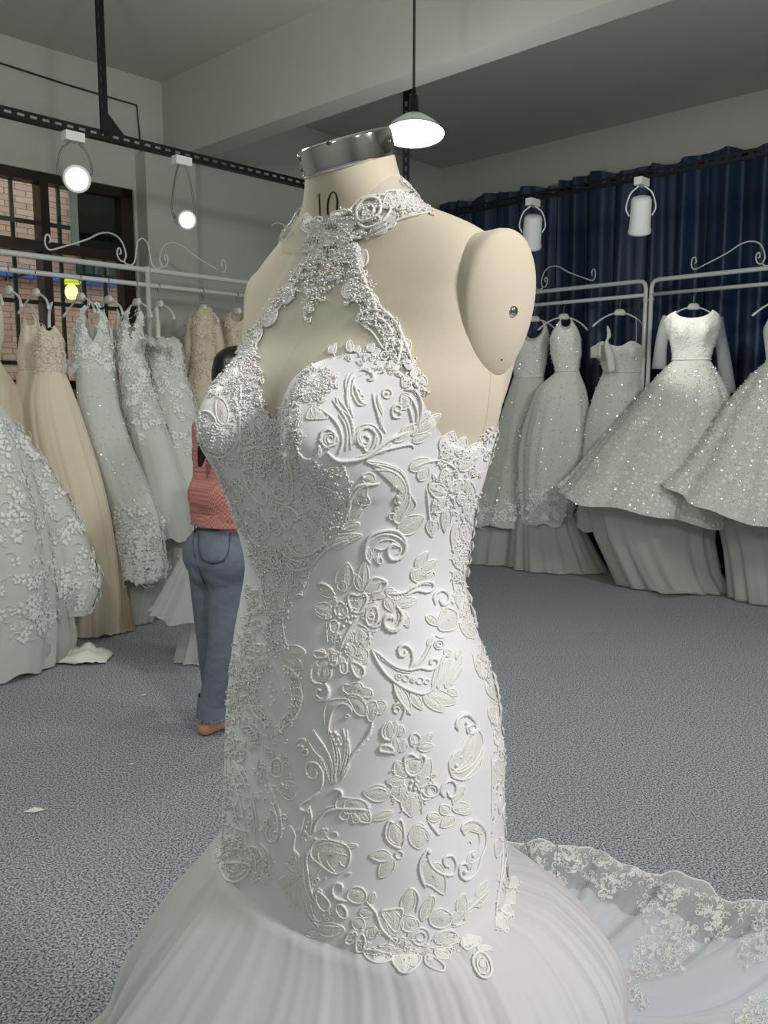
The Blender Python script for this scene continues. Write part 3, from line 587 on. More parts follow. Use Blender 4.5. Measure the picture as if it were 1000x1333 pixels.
def bodice_rows(rows, D, depth, ztop, n=64, K=22, bust=.16, front_dip=.0):
    """rows (y, xl, xr) from waist up; ztop(theta) -> pixel y of the upper edge at that angle"""
    rows = np.array(sorted(rows, key=lambda r: -r[0]), float); th = np.linspace(0, 2*PI, n, endpoint=False); ytop = np.array([ztop(t) for t in th]); out = []
    yb = rows[0, 0]; o_ = np.argsort(rows[:, 0]); ymin = rows[:, 0].min()
    for i in range(K):
        v = i/(K-1); yy = yb*(1-v) + ytop*v; P = np.zeros((n, 3))
        for j in range(n):
            y = yy[j]; xl = np.interp(y, rows[o_, 0], rows[o_, 1]); xr = np.interp(y, rows[o_, 0], rows[o_, 2]); p0 = at_y(xl, y, D); p1 = at_y(xr, y, D); c = (p0+p1)/2; hw = (p1-p0).length/2
            vd = Vector((c.x, c.y, 0)).normalized(); vr = Vector((vd.y, -vd.x, 0)); q = (yb-y)/max(1, yb-ymin)
            s, cc = math.sin(th[j]), math.cos(th[j]); dp = hw*depth
            if cc > 0: dp *= 1 + bust*math.exp(-((q-.55)/.22)**2)*(math.exp(-((s-.45)/.3)**2)+math.exp(-((s+.45)/.3)**2))*2.2
            P[j] = np.array(c + vr*(hw*math.copysign(abs(s)**.9, s)) - vd*(dp*math.copysign(abs(cc)**.9, cc)))
        out.append(P)
    return np.array(out)
def grid_normals(P):
    a = np.roll(P, -1, 1)-np.roll(P, 1, 1); b = np.gradient(P, axis=0); n = np.cross(a, b); n /= np.linalg.norm(n, axis=2, keepdims=True)+1e-12
    c = P.mean(1, keepdims=True)
    if (n*(P-c)).sum() < 0: n = -n
    return n, b
def lace_on(P, count, v0, v1, size, seed, par, m='rlace', front=True, name='lace_applique', power=1.0, stems=True, off=.006):
    r_ = random.Random(seed); n, dz = grid_normals(P); K, N = P.shape[:2]; mb = MB()
    for _ in range(count):
        u = r_.uniform(-.27, .27) if front else r_.uniform(0, 1); v = v0+(v1-v0)*(r_.random()**power); i = min(K-2, int(v*(K-1))); j = int(u*N) % N
        p = Vector(P[i, j]); nn = Vector(n[i, j]); t = Vector(dz[i, j]).normalized(); b = nn.cross(t); k = r_.randint(4, 6); a0 = r_.uniform(0, 6.28); sz = size*r_.uniform(.7, 1.3)
        for q in range(k):
            a = a0+2*PI*q/k+r_.uniform(-.2, .2); d = t*math.cos(a)+b*math.sin(a); sd = nn.cross(d); L = sz*r_.uniform(.7, 1.15); W = L*.33; o = p + nn*off
            mb.add([o + d*(L*.12), o + d*(L*.55)+sd*W + nn*.001, o + d*L, o + d*(L*.55)-sd*W + nn*.001, o + d*(L*.55) + nn*(L*.18)], [(0, 1, 4), (1, 2, 4), (2, 3, 4), (3, 0, 4)])
        if stems:
            a = r_.uniform(0, 6.28); pts = []
            for q in range(6):
                d = t*math.cos(a+q*.5)+b*math.sin(a+q*.5); pts.append((pts[-1] if pts else p + nn*off) + d*sz*.45)
            mb.tube(pts, sz*.06, 4)
    return stuff(mb.build(name, m, par))
def sequins_on(P, count, v0, v1, seed, par, size=.006, front=True, power=1.0, off=.006):
    r_ = random.Random(seed); n, dz = grid_normals(P); K, N = P.shape[:2]; mb = MB()
    for _ in range(count):
        u = r_.uniform(-.27, .27) if front else r_.random(); v = v0+(v1-v0)*(r_.random()**power); fi = v*(K-1.01); i = int(fi); j = int(u*N) % N; w_ = fi-i
        p = Vector(P[i, j]*(1-w_)+P[i+1, j]*w_); nn = (Vector(n[i, j]) + Vector((r_.gauss(0, .45), r_.gauss(0, .45), r_.gauss(0, .45)))).normalized(); x = nn.orthogonal().normalized(); y = nn.cross(x); s = size*r_.uniform(.6, 1.4); p = p + Vector(n[i, j])*off
        mb.add([p + x*s, p + (x+y*1.7)*s*.5, p + (-x+y*1.7)*s*.5, p - x*s, p + (-x-y*1.7)*s*.5, p + (x-y*1.7)*s*.5], [(0, 1, 2, 3, 4, 5)])
    return stuff(mb.build('sequins', 'sequin', par, smooth=False))
def strap(par, pts, D, r=.006, m='gwlace', flat=.4, name='strap'):
    P = smooth_curve([at_y(x, y, D+dd) for x, y, dd in pts], 5); return MB().tube(P, r, 6, flat=flat, up=[Vector((0, -1, 0))]*len(P)).build(name, m, par)
def gown_on_rack(label, D, skirt, body, top, m='gw', ml='gwlace', depth=.5, bdepth=.55, folds=9, amp=.06, seed=1, under=None, hang=None, hlabel=None, group=None, hem=0, tilt=0, hemw=.02, top_amp=.15, bust=.16, skirt_rows2=None, under_m='under', name='bridal_gown', uD=None, udepth=None):
    c = at_y((skirt[-1][1]+skirt[-1][2])/2, skirt[-1][0], D); o = thing(name, (c.x, c.y, 0), label, 'gown', group); o_parts = {}
    P = loft_rows(skirt, D, depth, folds=folds, amp=amp, seed=seed, hem=hem, tilt=tilt, hemw=hemw, top_amp=top_amp); o_parts['skirt'] = MB().grid(P).build('skirt', m, o); o_parts['P'] = P
    if body:
        Bp = bodice_rows(body, D, bdepth, top, bust=bust); o_parts['bodice'] = MB().grid(Bp).build('bodice', ml, o); o_parts['B'] = Bp
        # waist band hides the join
        ring = Bp[1]; MB().tube((ring + (ring-ring.mean(0))*.02).tolist(), .006, 6, closed=True).build('waist_band', ml, o)
    if under:
        U = loft_rows(under, uD or D+.06, udepth or depth*.9, folds=folds+6, amp=.15, seed=seed+9, hemw=.03); o_parts['under'] = MB().grid(U).build('under_skirt', under_m, o); o_parts['U'] = U
    if hang: o_parts['hanger'] = hanger(hang, 0 if D > 5.9 or hang.x > 1 else rad(136), hlabel, 'white clothes hangers')
    return o, o_parts
def vneck(y_sh, y_front, y_side, y_back, wd=.55):   # upper edge: front dip between two shoulder points, armholes at the sides
    def f(t):
        s, c = math.sin(t), math.cos(t); a = abs(s)
        if a > .80: return y_side + (y_sh-y_side)*max(0, 1-(a-.80)/.2)**1.0
        base = y_front if c > 0 else y_back
        return base + (y_sh-base)*(a/.80)**(1/wd*1.0)
    return f
def sweet(y_mid, y_cup, y_side, y_back):
    def f(t):
        s, c = math.sin(t), math.cos(t)
        if c < 0: return y_back + (y_side-y_back)*abs(s)**2
        return y_mid + (y_cup-y_mid)*math.exp(-((abs(s)-.5)/.28)**2)*1.0 if abs(s) < .5 else y_cup + (y_side-y_cup)*((abs(s)-.5)/.5)**1.5
    return f
def rail_s(px): q = at_s(px, 378, RS); return Vector((q.x, q.y, ZL-.003))
def rail_t(px): q = at_t(px, 360, RT); return Vector((q.x, q.y, ZLL-.003))
YAWR = math.atan2(-B2.y, -B2.x)
# ---- right rack, from the corner to the picture's right edge
o, q = gown_on_rack('sequinned white sleeveless gown half hidden behind the dress form arm plate', 7.0, [(492, 668, 708), (540, 652, 716), (590, 640, 722), (640, 626, 728), (684, 612, 735)], [(494, 670, 707), (470, 666, 712), (450, 664, 714), (436, 672, 716), (424, 678, 714), (416, 684, 706)], vneck(416, 446, 446, 440), m='glitter', depth=.42, folds=8, amp=.09, seed=11,
    under=[(650, 622, 728), (700, 606, 728), (752, 600, 716)], hang=rail_s(697), hlabel='white hanger of the sleeveless gown behind the arm plate')
sequins_on(q['P'], 500, .1, 1, 1, q['skirt'], .005, power=.7); lace_on(q['P'], 60, .8, 1.0, .035, 2, q['skirt']); sequins_on(q['B'], 160, 0, 1, 3, q['bodice'], .004)
o, q = gown_on_rack('white halter-neck ball gown with full glossy skirt on the curtain-side rack', 6.72, [(484, 724, 754), (505, 700, 762), (530, 690, 767), (560, 681, 769), (590, 676, 767), (630, 676, 758), (682, 680, 740)], [(486, 724, 753), (460, 717, 757), (440, 716, 756), (428, 720, 753), (418, 727, 747), (413, 730, 742)], vneck(413, 430, 440, 425), depth=.5, folds=7, amp=.10, seed=12,
    under=[(640, 682, 742), (690, 668, 762), (748, 664, 792)], hang=rail_s(735), hlabel='white hanger of the halter-neck ball gown')
sequins_on(q['P'], 600, .05, 1, 4, q['skirt'], .005, power=.6); lace_on(q['P'], 70, .85, 1.0, .035, 5, q['skirt']); sequins_on(q['B'], 200, 0, 1, 6, q['bodice'], .004)
o, q = gown_on_rack('white off-shoulder corset gown with one drooping strap, between two ball gowns', 6.5, [(484, 786, 836), (512, 774, 838), (548, 764, 842), (588, 760, 848), (640, 756, 850), (690, 752, 850)], [(486, 787, 835), (470, 782, 838), (455, 772, 840), (448, 769, 838), (440, 768, 836)], sweet(452, 445, 456, 450), depth=.45, folds=6, amp=.08, seed=13,
    hang=rail_s(808), hlabel='white hanger holding the off-shoulder corset gown by one strap')
MB().tube(smooth_curve([at_y(791, 424, 6.42), at_y(793, 436, 6.40), at_y(790, 446, 6.38), at_y(794, 462, 6.37), at_y(797, 484, 6.36)], 5), [.006, .009, .012, .014, .015, .017, .016, .012, .009, .012, .016, .02, .024, .028, .03, .03, .03, .03, .03, .03, .03], 8, flat=.5, up=(0, -1, 0)).build('gathered_strap', 'gwlace', o)
strap(o, [(828, 412, .0), (828.5, 430, 0), (828, 450, -.04)], 6.5, .0022, name='cord_strap')
for sg, x0 in ((-1, 786), (1, 824)):
    P = []
    for k in range(6):
        a = k/5; P.append([list(at_y(x0+sg*(4+13*a)*1.0 if sg < 0 else x0+14*a, 446+6*a*(1) + dy*(1-.3*a), 6.36+.02*k)) for dy in (0, 6, 14, 20)])
    MB().grid(P, closed=False).build('shoulder_frill', 'gwlace', o, solid=.004)
sequins_on(q['P'], 400, .05, 1, 8, q['skirt'], .005); sequins_on(q['B'], 150, 0, 1, 9, q['bodice'], .004)
o, q = gown_on_rack('white ball gown with sheer long sleeves and a wide glittering skirt, lit by the spotlight', 6.0, [(470, 876, 924), (480, 866, 929), (500, 847, 941), (515, 835, 947), (535, 820, 950), (570, 789, 955), (605, 762, 956), (635, 742, 959), (660, 723, 962)], [(471, 877, 923), (455, 876, 927), (440, 872, 932), (425, 869, 936), (414, 868, 936), (408, 871, 934), (404, 878, 930)], vneck(404, 416, 412, 412, .5), m='glitter', depth=.5, folds=8, amp=.085, seed=14,
    under=[(650, 762, 930), (700, 776, 926), (740, 796, 934), (771, 812, 952)], hang=rail_s(904), hlabel='white hanger with a wide block holding the long-sleeved ball gown', hem=-.02, tilt=-.10, hemw=.025, bust=.2, uD=6.08, udepth=.42)
P = q['P']; sequins_on(P, 2200, .05, 1, 15, q['skirt'], .0045, power=.6); lace_on(P, 700, .4, 1.0, .014, 16, q['skirt'], power=.5, stems=False, off=.002); lace_on(q['B'], 130, 0, 1, .015, 17, q['bodice'], stems=False, off=.002)
for pts, rr in ((((869, 412), (864, 430), (860, 455), (858, 480)), (.034, .04, .043, .05)), (((935, 413), (938, 440), (943, 470), (948, 512)), (.034, .042, .046, .055))):
    c_ = smooth_curve([at_y(x, y, 5.99) for x, y in pts], 5); MB().tube(c_, np.interp(np.linspace(0, 1, len(c_)), np.linspace(0, 1, 4), rr).tolist(), 12).build('sheer_sleeve', 'sheer', o)
U = MB(); T = []  # train swept along the carpet to the right
for i, (xa, ya, xb, yb) in enumerate(((830, 735, 838, 762), (862, 738, 862, 773), (895, 738, 900, 772), (925, 742, 930, 766), (948, 752, 962, 765))):
    row = []
    for k in range(9):
        v = k/8; row.append(list(at_z(xa+(xb-xa)*v, ya+(yb-ya)*v, .015+.03*abs(math.sin(i*2+v*6))+.10*(1-v)**2*(i < 4))))
    T.append(row)
T = np.array(T); U.grid(np.array([[T[int(i/4)]*(1-(i % 4)/4)+T[min(4, int(i/4)+1)]*((i % 4)/4)][0] for i in range(17)]), closed=False).build('train', 'under', o)
o, q = gown_on_rack('white glittering ball gown cut by the right edge of the photo, skirt spread wide', 5.5, [(470, 1000, 1046), (486, 982, 1058), (505, 967, 1066), (535, 945, 1074), (580, 918, 1084), (625, 890, 1094), (664, 862, 1102)], [(472, 1000, 1045), (450, 998, 1048), (430, 996, 1052), (415, 1000, 1050), (405, 1006, 1044)], vneck(405, 420, 425, 415), m='glitter', depth=.5, folds=9, amp=.085, seed=15,
    hang=rail_s(1022), hlabel='white hanger mostly outside the right edge of the photo', tilt=-.16, hem=-.05, hemw=.02, under=[(640, 930, 1090), (720, 950, 1100), (800, 960, 1100)], uD=5.6, udepth=.4)
sequins_on(q['P'], 2600, .06, 1, 18, q['skirt'], .0045, front=True, power=.7); lace_on(q['P'], 900, .3, 1.0, .014, 19, q['skirt'], power=.55, stems=False, off=.002)
# crumpled net hems on the carpet under the right rack
# ---- left rack, from the picture's left edge to the corner
o, q = gown_on_rack('champagne plain satin gown at the left edge, behind the white lace ball gown', 4.9, [(468, -28, -2), (500, -40, 18), (550, -60, 44), (600, -80, 66), (680, -90, 90), (760, -96, 104)], [(470, -28, -2), (440, -34, 4), (410, -32, 4), (385, -26, -2)], vneck(385, 410, 415, 405), m='gcs', ml='gclace', depth=.4, folds=7, amp=.05, seed=20, hang=rail_t(-14), hlabel='white hanger of the champagne satin gown at the left edge')
o, q = gown_on_rack('champagne lace slip gown with narrow bodice, squeezed behind the champagne tulle gown', 5.0, [(482, 24, 52), (520, 20, 60), (600, 40, 84), (700, 64, 110), (790, 84, 126)], [(484, 26, 51), (465, 22, 52), (440, 26, 51), (420, 30, 50), (400, 33, 38)], vneck(402, 424, 424, 420, .3), m='gc', ml='gclace', depth=.8, folds=6, amp=.06, seed=21, hang=rail_t(10), hlabel='white hanger of the narrow champagne lace gown')
o, q = gown_on_rack('champagne tulle ball gown with lace bodice and thin straps on the left rack', 4.85, [(482, 47, 83), (505, 40, 92), (530, 38, 101), (578, 44, 117), (620, 54, 130), (668, 68, 142), (720, 82, 150), (780, 92, 156), (826, 94, 156)], [(484, 47, 82), (465, 46, 82), (448, 45, 82), (434, 47, 80), (424, 50, 76), (400, 56, 70)], sweet(432, 424, 440, 436), m='gc', ml='gclace', depth=.5, folds=10, amp=.08, seed=22, hang=rail_t(45), hlabel='white hanger with oval block above the champagne tulle gown', under=[(700, 92, 150), (770, 92, 164), (834, 90, 176)], under_m='underc')
strap(o, [(52, 428, -.08), (47, 410, 0), (40, 396, .1)], 4.85); strap(o, [(64, 426, -.08), (64, 408, 0), (67, 394, .1)], 4.85, .01)
P = [[list(at_y(x, y, 4.83)) for x, y in r_] for r_ in (((80, 462), (88, 468), (103, 477)), ((82, 474), (90, 480), (98, 484)), ((83, 484), (88, 487), (90, 491)))]; MB().grid(P, closed=False).build('loose_tulle_flap', 'tulle2', o)
lace_on(q['B'], 70, 0, .9, .022, 23, q['bodice'], m='gclace')
o, q = gown_on_rack('white A-line gown with deep V neck and crystal lace borders on the left rack', 5.02, [(478, 99, 147), (527, 102, 153), (578, 116, 170), (620, 128, 188), (668, 144, 208), (720, 152, 216), (754, 154, 216)], [(480, 99, 147), (455, 97, 146), (430, 98, 142), (412, 103, 136), (398, 112, 128), (391, 118, 124)], vneck(391, 445, 425, 425, .8), depth=.55, folds=7, amp=.07, seed=24, hang=rail_t(104), hlabel='white hanger of the deep V-neck A-line gown', under=[(730, 158, 210), (780, 150, 205), (822, 148, 196)], uD=5.1)
lace_on(q['P'], 200, .62, 1.0, .03, 25, q['skirt'], power=.55); lace_on(q['B'], 110, 0, 1, .022, 26, q['bodice']); sequins_on(q['P'], 300, 0, 1, 27, q['skirt'], .004)
o, q = gown_on_rack('plain beige-white gown with V neckline, seen between two lace gowns', 5.3, [(470, 138, 165), (520, 136, 172), (600, 140, 190), (700, 148, 210)], [(472, 138, 165), (450, 134, 160), (425, 132, 160), (405, 133, 156), (400, 135, 152)], vneck(400, 442, 420, 425, .9), ml='gw', depth=.8, folds=6, amp=.05, seed=28, hang=rail_t(140), hlabel='white hanger of the plain V-neck gown')
o, q = gown_on_rack('white V-neck gown with lace panel beside the dark window post', 5.25, [(474, 154, 190), (510, 158, 200), (544, 165, 212), (600, 176, 232), (660, 188, 250), (702, 196, 254)], [(476, 154, 190), (455, 152, 188), (430, 156, 186), (410, 162, 184), (398, 170, 182), (394, 172, 178)], vneck(394, 442, 425, 425, .8), depth=.55, folds=6, amp=.06, seed=29, hang=rail_t(177), hlabel='white hanger beside the dark window post', under=[(690, 200, 250), (760, 190, 262), (805, 180, 270)], uD=5.35)
lace_on(q['P'], 90, .0, .5, .026, 30, q['skirt']); lace_on(q['B'], 60, 0, 1, .022, 31, q['bodice'])
o, q = gown_on_rack('white mermaid gown with ruffled off-shoulder neckline near the wall column', 5.4, [(486, 198, 240), (510, 197, 250), (540, 200, 258), (600, 206, 268), (680, 206, 276), (720, 206, 280)], [(488, 198, 240), (470, 194, 238), (452, 188, 236), (440, 186, 228)], sweet(446, 440, 446, 444), ml='gwlace', depth=.6, folds=6, amp=.06, seed=32, hang=rail_t(206), hlabel='white hanger of the ruffled off-shoulder gown')
strap(o, [(206, 440, -.12), (205, 420, -.04), (203, 400, .05)], 5.4, .016)
Pq = []
for k in range(5):
    v = k/4; Pq.append([list(at_y(186+48*u_/11+ (2*v), 440 + 8*v + 3*math.sin(u_*1.9+v*2) + (8*(u_/11)**2)*v, 5.20-.08*v + .03*math.sin(u_*2.3))) for u_ in range(12)])
MB().grid(Pq, closed=False).build('neckline_ruffle', 'gw', o, solid=.003)
Pq = []
for k in range(4):
    v = k/3; Pq.append([list(at_y(226+10*u_/4+4*v, 452 + 22*v + 2*math.sin(u_*1.9), 5.12-.05*v)) for u_ in range(5)])
MB().grid(Pq, closed=False).build('sleeve_ruffle', 'tulle2', o)
lace_on(q['B'], 60, 0, 1, .022, 33, q['bodice']); lace_on(q['P'], 70, .0, .6, .024, 34, q['skirt'])
def long_sleeve(label, D, skirt, body, top, sl, hx, hl, seed):
    o, q = gown_on_rack(label, D, skirt, body, top, m='gi', ml='gilace', depth=.5, folds=5, amp=.05, seed=seed, hang=rail_t(hx), hlabel=hl)
    for pts, rr in sl:
        c_ = smooth_curve([at_y(x, y, D+.02) for x, y in pts], 5); MB().tube(c_, np.interp(np.linspace(0, 1, len(c_)), np.linspace(0, 1, len(rr)), rr).tolist(), 10).build('lace_sleeve', 'gilace', o)
    lace_on(q['B'], 50, 0, 1, .02, seed, q['bodice'], m='gi'); lace_on(q['P'], 60, 0, .5, .024, seed+1, q['skirt'], m='gi')
long_sleeve('ivory long-sleeved lace gown hanging alone against the warm wall', 5.65, [(470, 249, 281), (500, 244, 288), (560, 236, 300), (640, 226, 306), (720, 220, 310)], [(472, 250, 281), (450, 250, 281), (430, 249, 282), (412, 252, 279), (400, 260, 272)], vneck(399, 404, 404, 402, .6), [(((251, 414), (248, 440), (246, 465), (243, 492)), (.035, .04, .036, .03)), (((279, 414), (284, 440), (287, 465), (289, 490)), (.03, .036, .034, .03))], 263, 'white hanger of the ivory long-sleeved lace gown', 40)
long_sleeve('ivory lace gown partly hidden by the dress form shoulder and the dark-haired woman', 5.85, [(470, 292, 326), (520, 288, 334), (620, 280, 344), (720, 276, 350)], [(472, 293, 325), (450, 291, 327), (430, 290, 328), (415, 292, 326), (406, 300, 318)], vneck(405, 420, 410, 410, .5), [(((293, 416), (289, 440), (287, 470), (285, 500)), (.03, .034, .03, .03)), (((325, 416), (330, 440), (333, 470), (335, 500)), (.03, .034, .03, .03))], 308, 'white hanger of the ivory lace gown behind the dress form shoulder', 44)
# the big lace ball gown in front on the left
o, q = gown_on_rack('large white ball gown with lace flowers at the left edge, hem on the carpet', 4.32, [(500, -70, -24), (530, -92, 0), (575, -118, 34), (620, -142, 64), (680, -160, 98), (740, -170, 118), (775, -172, 126), (806, -170, 112)], [(502, -70, -24), (470, -74, -20), (440, -72, -20), (420, -66, -28)], sweet(430, 422, 436, 432), depth=.42, folds=8, amp=.10, seed=50, hang=rail_t(-45), hlabel='white hanger outside the left edge of the photo', hem=-.05, hemw=.03, tilt=.04, under=[(690, -150, 30), (750, -150, 70), (800, -150, 86), (850, -150, 92), (888, -150, 70)], uD=4.2, udepth=.4)
lace_on(q['P'], 420, .22, 1.0, .032, 51, q['skirt'], power=.7); sequins_on(q['P'], 420, .1, 1, 52, q['skirt'], .004)
# second front lobe of the same gown's overskirt
P = loft_rows([(504, -68, -26), (535, -92, 0), (590, -120, 26), (680, -150, 52), (760, -160, 64), (830, -165, 66), (882, -165, 62)], 4.06, .45, folds=7, amp=.09, seed=55, hemw=.03); ov = MB().grid(P).build('over_skirt', 'gw', o); lace_on(P, 260, .2, .85, .032, 56, ov, power=.8)
# tulle gown gathered up behind the woman
o, q = gown_on_rack('white tulle gown with layered net skirt held up behind the woman in jeans', 4.35, [(640, 274, 330), (680, 258, 344), (712, 243, 352), (750, 224, 362), (790, 204, 372), (806, 198, 376)], [(642, 274, 330), (610, 278, 326), (585, 280, 324)], sweet(592, 585, 594, 590), m='tulle', ml='gw', depth=.5, folds=12, amp=.10, seed=60, tilt=-.05, hemw=.02, under=[(690, 262, 345), (760, 246, 360), (820, 236, 368), (862, 226, 372)], uD=4.4, udepth=.42, under_m='tulle')
# crumpled white cloth on the carpet
cp = at_z(108, 858, 0); o = thing('crumpled_cloth', (cp.x, cp.y, 0), 'crumpled white cotton cloth lying on the carpet by the lace ball gown', 'cloth'); r_ = random.Random(5); P = []
for i in range(13):
    row = []
    for j in range(17):
        u, v = j/16, i/12; px = 77+66*u + (4*math.sin(v*5)) - 8*v*(1-u) - 14*(1-v)*u*0; py = 846+22*v + 6*abs(u-.5)*(1 - 2*v) ; b = at_z(px, py, 0); h = .012 + .055*math.sin(PI*min(1, max(0, u)))**1.3*math.sin(PI*v)**.7*(.55+.45*math.sin(u*11+v*6)*math.cos(v*7-u*4)) + .02*r_.random()*math.sin(PI*u)
        row.append([b.x, b.y, max(.006, h)])
    P.append(row)
MB().grid(P, closed=False).build('folded_fabric', 'cloth', o, solid=.004)
# lint and thread scraps on the carpet
for i, (x, y, l, lb) in enumerate(((45, 1055, .035, 'torn white paper scrap on the carpet at the left, nearest the camera'), (187, 905, .012, 'tiny white thread scrap on the carpet ahead of the crumpled cloth'), (912, 1178, .012, 'tiny white lint speck on the carpet beyond the train'), (171, 995, .012, 'tiny white lint speck on the carpet left of the gown hip'))):
    p = at_z(x, y, .004); mb = MB(); mb.add([p + Vector((-l, -.3*l, 0)), p + Vector((.2*l, -.5*l, .002)), p + Vector((l, .2*l, 0)), p + Vector((.1*l, .45*l, .004)), p + Vector((0, 0, .35*l)), p + Vector((0, 0, -.003))], [(0, 1, 4), (1, 2, 4), (2, 3, 4), (3, 0, 4), (1, 0, 5), (2, 1, 5), (3, 2, 5), (0, 3, 5)]); tag(mb.build('carpet_lint', 'cloth', smooth=False), lb, 'lint')
# ------------------------------------------------------------------ the woman behind the gown, walking away along the left rack
def organic(name, caps, voxel, m, parent, smooth_it=6):
    bm = MB()
    for a, b, ra, rb in caps:
        a, b = Vector(a), Vector(b); d = b-a; L = d.length; ax = d/L if L > 1e-6 else Vector((0, 0, 1)); prof = []
        for i in range(7): t = -PI/2 + PI/2*i/6; prof.append((max(.0004, ra*math.cos(t)), ra*math.sin(t)))
        for i in range(1, 7): t = PI/2*i/6; prof.append((max(.0004, rb*math.cos(t)), L+rb*math.sin(t)))
        bm.lathe(a, prof, 14, ax)
    me = bpy.data.meshes.new('tmp'); me.from_pydata(bm.v, [], bm.f); o = bpy.data.objects.new('tmp', me); COL.objects.link(o)
    r_ = o.modifiers.new('r', 'REMESH'); r_.mode = 'VOXEL'; r_.voxel_size = voxel; s = o.modifiers.new('s', 'SMOOTH'); s.iterations = smooth_it; s.factor = .5
    dg = bpy.context.evaluated_depsgraph_get(); dg.update(); me2 = bpy.data.meshes.new_from_object(o.evaluated_get(dg)); bpy.data.objects.remove(o)
    n = len(me2.vertices); co = np.zeros(n*3); me2.vertices.foreach_get('co', co); co = co.reshape(-1, 3); fs = [tuple(p.vertices) for p in me2.polygons]
    mb = MB(); mb.v = [tuple(x) for x in co.tolist()]; mb.f = fs; return mb.build(name, m, parent)
D0 = 3.41
W_ = lambda x, y, dd=0: at_y(x, y, D0+dd)
Fp = Vector((math.sin(rad(42)), math.cos(rad(42)), 0)); Rp = Vector((Fp.y, -Fp.x, 0)); Up = Vector((0, 0, 1))
gp = at_z(282, 957, 0); woman = thing('person', (gp.x, gp.y, 0), 'dark-haired woman seen from behind in coral checked blouse and frayed jeans, barefoot', 'person')
hd = W_(313, 490, 0); nk0 = W_(308, 528, 0) - Fp*.01; nk1 = W_(304, 552, 0) - Fp*.015
ch = W_(301, 592, 0); wa = W_(297, 664, 0); pe = W_(293, 722, 0)
shR = W_(303, 562, 0) + Rp*.155; shL = W_(303, 560, 0) - Rp*.155
elR = shR - Up*.23 + Fp*.10 + Rp*.03; wrR = elR + Fp*.20 + Up*.05 - Rp*.02
elL = shL - Up*.24 + Fp*.03 - Rp*.02; wrL = elL + Fp*.21 + Up*.02 + Rp*.03
hipR = W_(298, 738, -.02) + Rp*.03; hipL = W_(281, 738, .03) - Rp*.03
knR = W_(293, 845, -.05); anR = W_(277, 940, -.03); knL = W_(279, 845, .10); anL = W_(284, 930, .14)
def hand(wr, d, side, up):
    out = [(wr, wr + d*.045, .024, .022), (wr + d*.04, wr + d*.085, .030, .031), (wr + d*.04 + side*.012, wr + d*.085 + side*.024, .018, .016), (wr + d*.04 - side*.012, wr + d*.085 - side*.024, .018, .016)]
    for k, (o, l) in enumerate(((-.033, .062), (-.011, .075), (.011, .080), (.033, .072))):
        b = wr + d*.095 + side*o; m_ = b + d*(l*.5) - up*.010; t = m_ + d*(l*.38) - up*.022; out += [(b, m_, .0088, .0082), (m_, t, .0082, .0068)]
    tb = wr + d*.03 + side*.03; tm = tb + side*.026 + d*.03; out += [(tb, tm, .012, .010), (tm, tm + d*.03 - up*.006 + side*.004, .010, .008)]; return out
caps = [(hd - Up*.035 + Fp*.015, hd + Up*.02, .068, .088), (hd + Fp*.02, hd - Fp*.03 + Up*.015, .08, .085), (hd - Up*.075 + Fp*.045, hd - Up*.03 + Fp*.05, .034, .05), (hd + Fp*.095 - Up*.02, hd + Fp*.103 - Up*.03, .011, .014), (hd + Rp*.078 - Up*.02, hd + Rp*.082 + Up*.015, .012, .016), (hd - Rp*.078 - Up*.02, hd - Rp*.082 + Up*.015, .012, .016), (nk1, hd - Up*.06, .056, .052),
        (shR, shL, .05, .05), (ch + Rp*.07, ch - Rp*.07, .10, .10), (ch + Up*.06 + Rp*.09, ch + Up*.06 - Rp*.09, .075, .075), (ch, wa, .105, .10), (wa + Rp*.04, wa - Rp*.04, .095, .095), (wa, pe, .10, .115), (pe + Rp*.06 - Fp*.02, pe - Rp*.06 - Fp*.02, .105, .105),
        (shR, elR, .048, .038), (elR, wrR, .037, .025), (shL, elL, .048, .038), (elL, wrL, .037, .025), (hipR, knR, .088, .056), (knR, anR, .056, .037), (hipL, knL, .088, .056), (knL, anL, .056, .037)]
for an, fl in ((anR, 1), (anL, -1)):
    fa = (Fp + Rp*.12*fl).normalized(); z0 = Vector((an.x, an.y, 0)); caps += [(an, z0 + Up*.05, .037, .036), (z0 - fa*.035 + Up*.033, z0 + fa*.02 + Up*.04, .034, .036), (z0 + Up*.045, z0 + fa*.12 + Up*.028, .036, .03), (z0 + fa*.10 + Rp*.018 + Up*.024, z0 + fa*.14 + Rp*.018 + Up*.02, .026, .022), (z0 + fa*.10 - Rp*.018 + Up*.024, z0 + fa*.13 - Rp*.018 + Up*.02, .026, .022)]
    for k in range(5):
        b = z0 + fa*(.15-.012*abs(k-1.2)) + Rp*fl*(-.034+.017*k) + Up*.014; caps.append((b, b + fa*.026, .0105 if k else .014, .0085))
caps += hand(wrR, (Fp + Up*.1).normalized(), Up*.9 - Fp*.1, -Rp) + hand(wrL, (Fp + Up*.05).normalized(), Up, Rp)
organic('body', caps, .0075, 'skin', woman, 5)
for s in (1, -1):
    e = hd + Fp*.082 + Rp*(.032*s) + Up*.0; MB().ball(e, .013, 10, 8).build('eye', mat('eye_white', (235, 232, 226), .3), woman)
    MB().ball(e + Fp*.009, .0062, 8, 6).build('iris', 'ink', woman); MB().tube(smooth_curve([hd + Fp*.088 + Rp*(.015*s) + Up*.022, hd + Fp*.09 + Rp*(.034*s) + Up*.03, hd + Fp*.078 + Rp*(.05*s) + Up*.022], 4), .003, 6).build('eyebrow', 'hair', woman)
